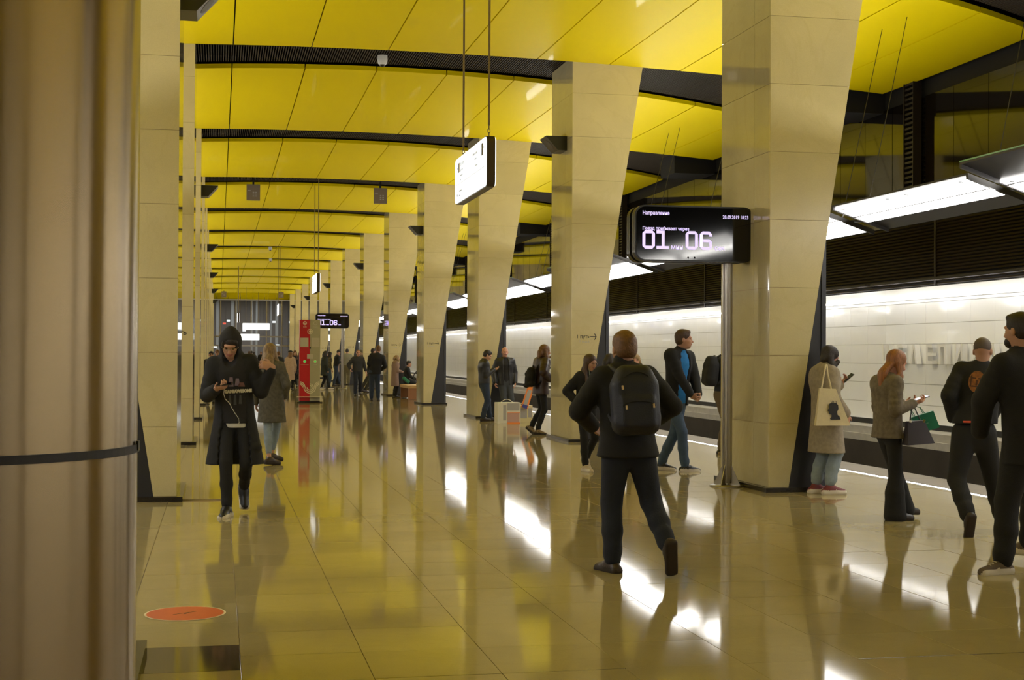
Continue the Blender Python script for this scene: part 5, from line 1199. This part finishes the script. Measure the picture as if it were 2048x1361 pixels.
person('man in light grey-green jacket with a dark hip bag, seen from behind', 6.40, 72.8, 10, H=1.85, h=.026, hair='short', trousers=cloth('olive_brown', (.13, .11, .06)), build=1.15, tops=[('jacket', C_greyl, .035, 1.0, dict(slw=1.2))])
person('person in a dark jacket behind the man walking forward', 6.75, 77, 10, H=1.7, h=.026, hair='short', trousers=C_jean, tops=[('jacket', C_dark2, .03, .9)])
person('woman with curly dark hair in a dark green coat beside the information pillar', 4.55, 63.2, 75, H=1.72, h=FAR, sex='f', hair='curly', hairm=H_dark, RF=(.25, 0, .09), LF=(-.1, .1, .12), trousers=C_black, legw=.85, shoe=(S_blk, S_white), tops=[('coat', cloth('dark_green_parka', (.022, .026, .02)), .04, .62, dict(slw=1.3, flare=.03))])
person('woman in a brown patterned jacket beside the curly-haired woman', 4.95, 66.0, 70, H=1.68, h=.024, sex='f', hair='long', hairm=H_dark, trousers=C_jean, tops=[('jacket', C_camo, .03, .9)])
person('man in black jacket bent over his phone against the sixth column', 5.65, 70.5, 80, H=1.80, h=.024, pitch=35, lean=8, RF=(-.1, 0, .09), LF=(.2, .1, .09), RH=(.3, 0, 1.2), hair='short', trousers=C_jeand, tops=[('jacket', C_black, .03, .95)])
person('woman in a pale pinkish coat behind the far display post', 6.1, 75.5, 85, H=1.66, h=.026, sex='f', hair='short', RH=(.25, 0, 1.15), trousers=C_black, tops=[('coat', C_beige, .035, .6, dict(flare=.02))])
p = person('woman in a long pale pink-beige coat, black hat and black boots, walking away', 3.0, 61.5, 8, H=1.70, h=.018, sex='f', hair='long', hairm=H_fair, hairlen=.32, trousers=C_black, legw=.75, boot=.25, RF=(.09, .1, .11), LF=(-.09, -.1, .09), tops=[('coat', C_beige, .030, .46, dict(flare=.015, slw=1.05))])
g = Soft(); g.ell(p['Hd'](0, -.01, .10), (.105, .11, .03), 0, .02); g.ell(p['Hd'](0, -.01, .115), (.08, .085, .045), 0, .02); g.obj('hat', [C_black], .015, p['root'])
hbg = thing('handbag', 'dark handbag hanging beside the woman in the pink-beige coat', 'bag', (3.38, 61.6, .48)); g = Soft(); g.box((0, 0, .12), (.07, .03, .09), .03, 0, .02); g.cone((-.03, 0, .22), .012, (-.02, 0, .42), .01); g.obj('bag_body', [C_black], .016, hbg)
crowd = [
 ('dark-jacketed person left of the woman in the pink-beige coat', 2.70, 66, 0, 1.68, C_dark2, C_black, 'short'), ('dark-haired person with a blue and red bag, left of the pillar', 3.55, 68.5, 175, 1.74, C_navy, C_black, 'long'),
 ('person in dark green coat behind the blond woman, left one', 1.25, 78, 0, 1.70, cloth('dark_green_parka', (.022, .026, .02)), C_black, 'short'), ('person in olive jacket further down mid hall', 1.75, 84, 5, 1.72, C_olive, C_black, 'short'),
 ('small far person in grey in mid hall', 2.15, 96, 0, 1.75, C_grey, C_navy, 'short'), ('small far person in black just left of mid hall', 1.6, 103, 180, 1.75, C_black, C_black, 'short'), ('small far person in brown near the glass', 2.7, 112, 0, 1.7, C_plum, C_black, 'long'),
 ('person in black against the left columns, second from the left', -.05, 57, 175, 1.74, C_dark2, C_black, 'short'), ('person in dark coat half hidden by the left columns', -.22, 46.5, 180, 1.66, C_dark2, C_black, 'short'),
 ('person in navy jacket walking along the left columns', .35, 63, 178, 1.75, C_navy, C_black, 'short'), ('person in beige jacket far along the left columns', .1, 72, 0, 1.72, C_greyl, C_black, 'short'),
 ('person in red far along the left side', .75, 80, 180, 1.7, C_red, C_black, 'short'), ('far person in black in front of the glass, left', .6, 92, 0, 1.74, C_black, C_black, 'short'), ('far person with fair hair in front of the glass', 1.0, 99, 0, 1.68, C_dark2, C_jeand, 'bob'),
 ('far person in grey right of the pillar line', 4.6, 88, 0, 1.74, C_dark2, C_black, 'short'), ('far person in brown coat right side', 5.2, 94, 185, 1.68, C_plum, C_black, 'long'), ('far person in pale jacket right side', 4.2, 104, 0, 1.72, C_greyl, C_jean, 'short'), ('far person in black near the right columns', 5.8, 100, 0, 1.78, C_black, C_black, 'short'),
 ('far person in black near the glass, middle', 3.4, 118, 180, 1.72, C_black, C_jeand, 'short'), ('far person in navy near the glass, right', 4.9, 121, 0, 1.74, C_navy, C_black, 'short')]
rp = random.Random(5)
for lab, x_, y_, az_, H_, c1, c2, hr_ in crowd:
    person(lab, x_, y_, az_, H=H_, h=.030 if y_ > 60 else .024, hair=hr_, hairm=rp.choice((H_dark, H_brown, H_fair)), trousers=c2, RF=(.1, rp.uniform(-.15, .15), .09), LF=(-.1, rp.uniform(-.15, .15), .09), sex='f' if hr_ != 'short' else 'm', tops=[('jacket', c1, .03, rp.choice((.6, .85, .9)), dict(slw=1.15))], fold=False)
# text set as real mesh so that each piece of lettering counts as its own object
bpy.context.view_layer.update()
dg = bpy.context.evaluated_depsgraph_get()
for o in [o for o in bpy.data.objects if o.type == 'FONT']:
    me = bpy.data.meshes.new_from_object(o.evaluated_get(dg)); me.materials.clear(); me.materials.append(o.data.materials[0])
    n_ = bpy.data.objects.new(o.name.split('.')[0] + '_', me); nm = o.name; par = o.parent; ml = o.matrix_local.copy()
    bpy.data.objects.remove(o); n_.name = nm; col.objects.link(n_); n_.parent = par; n_.matrix_local = ml
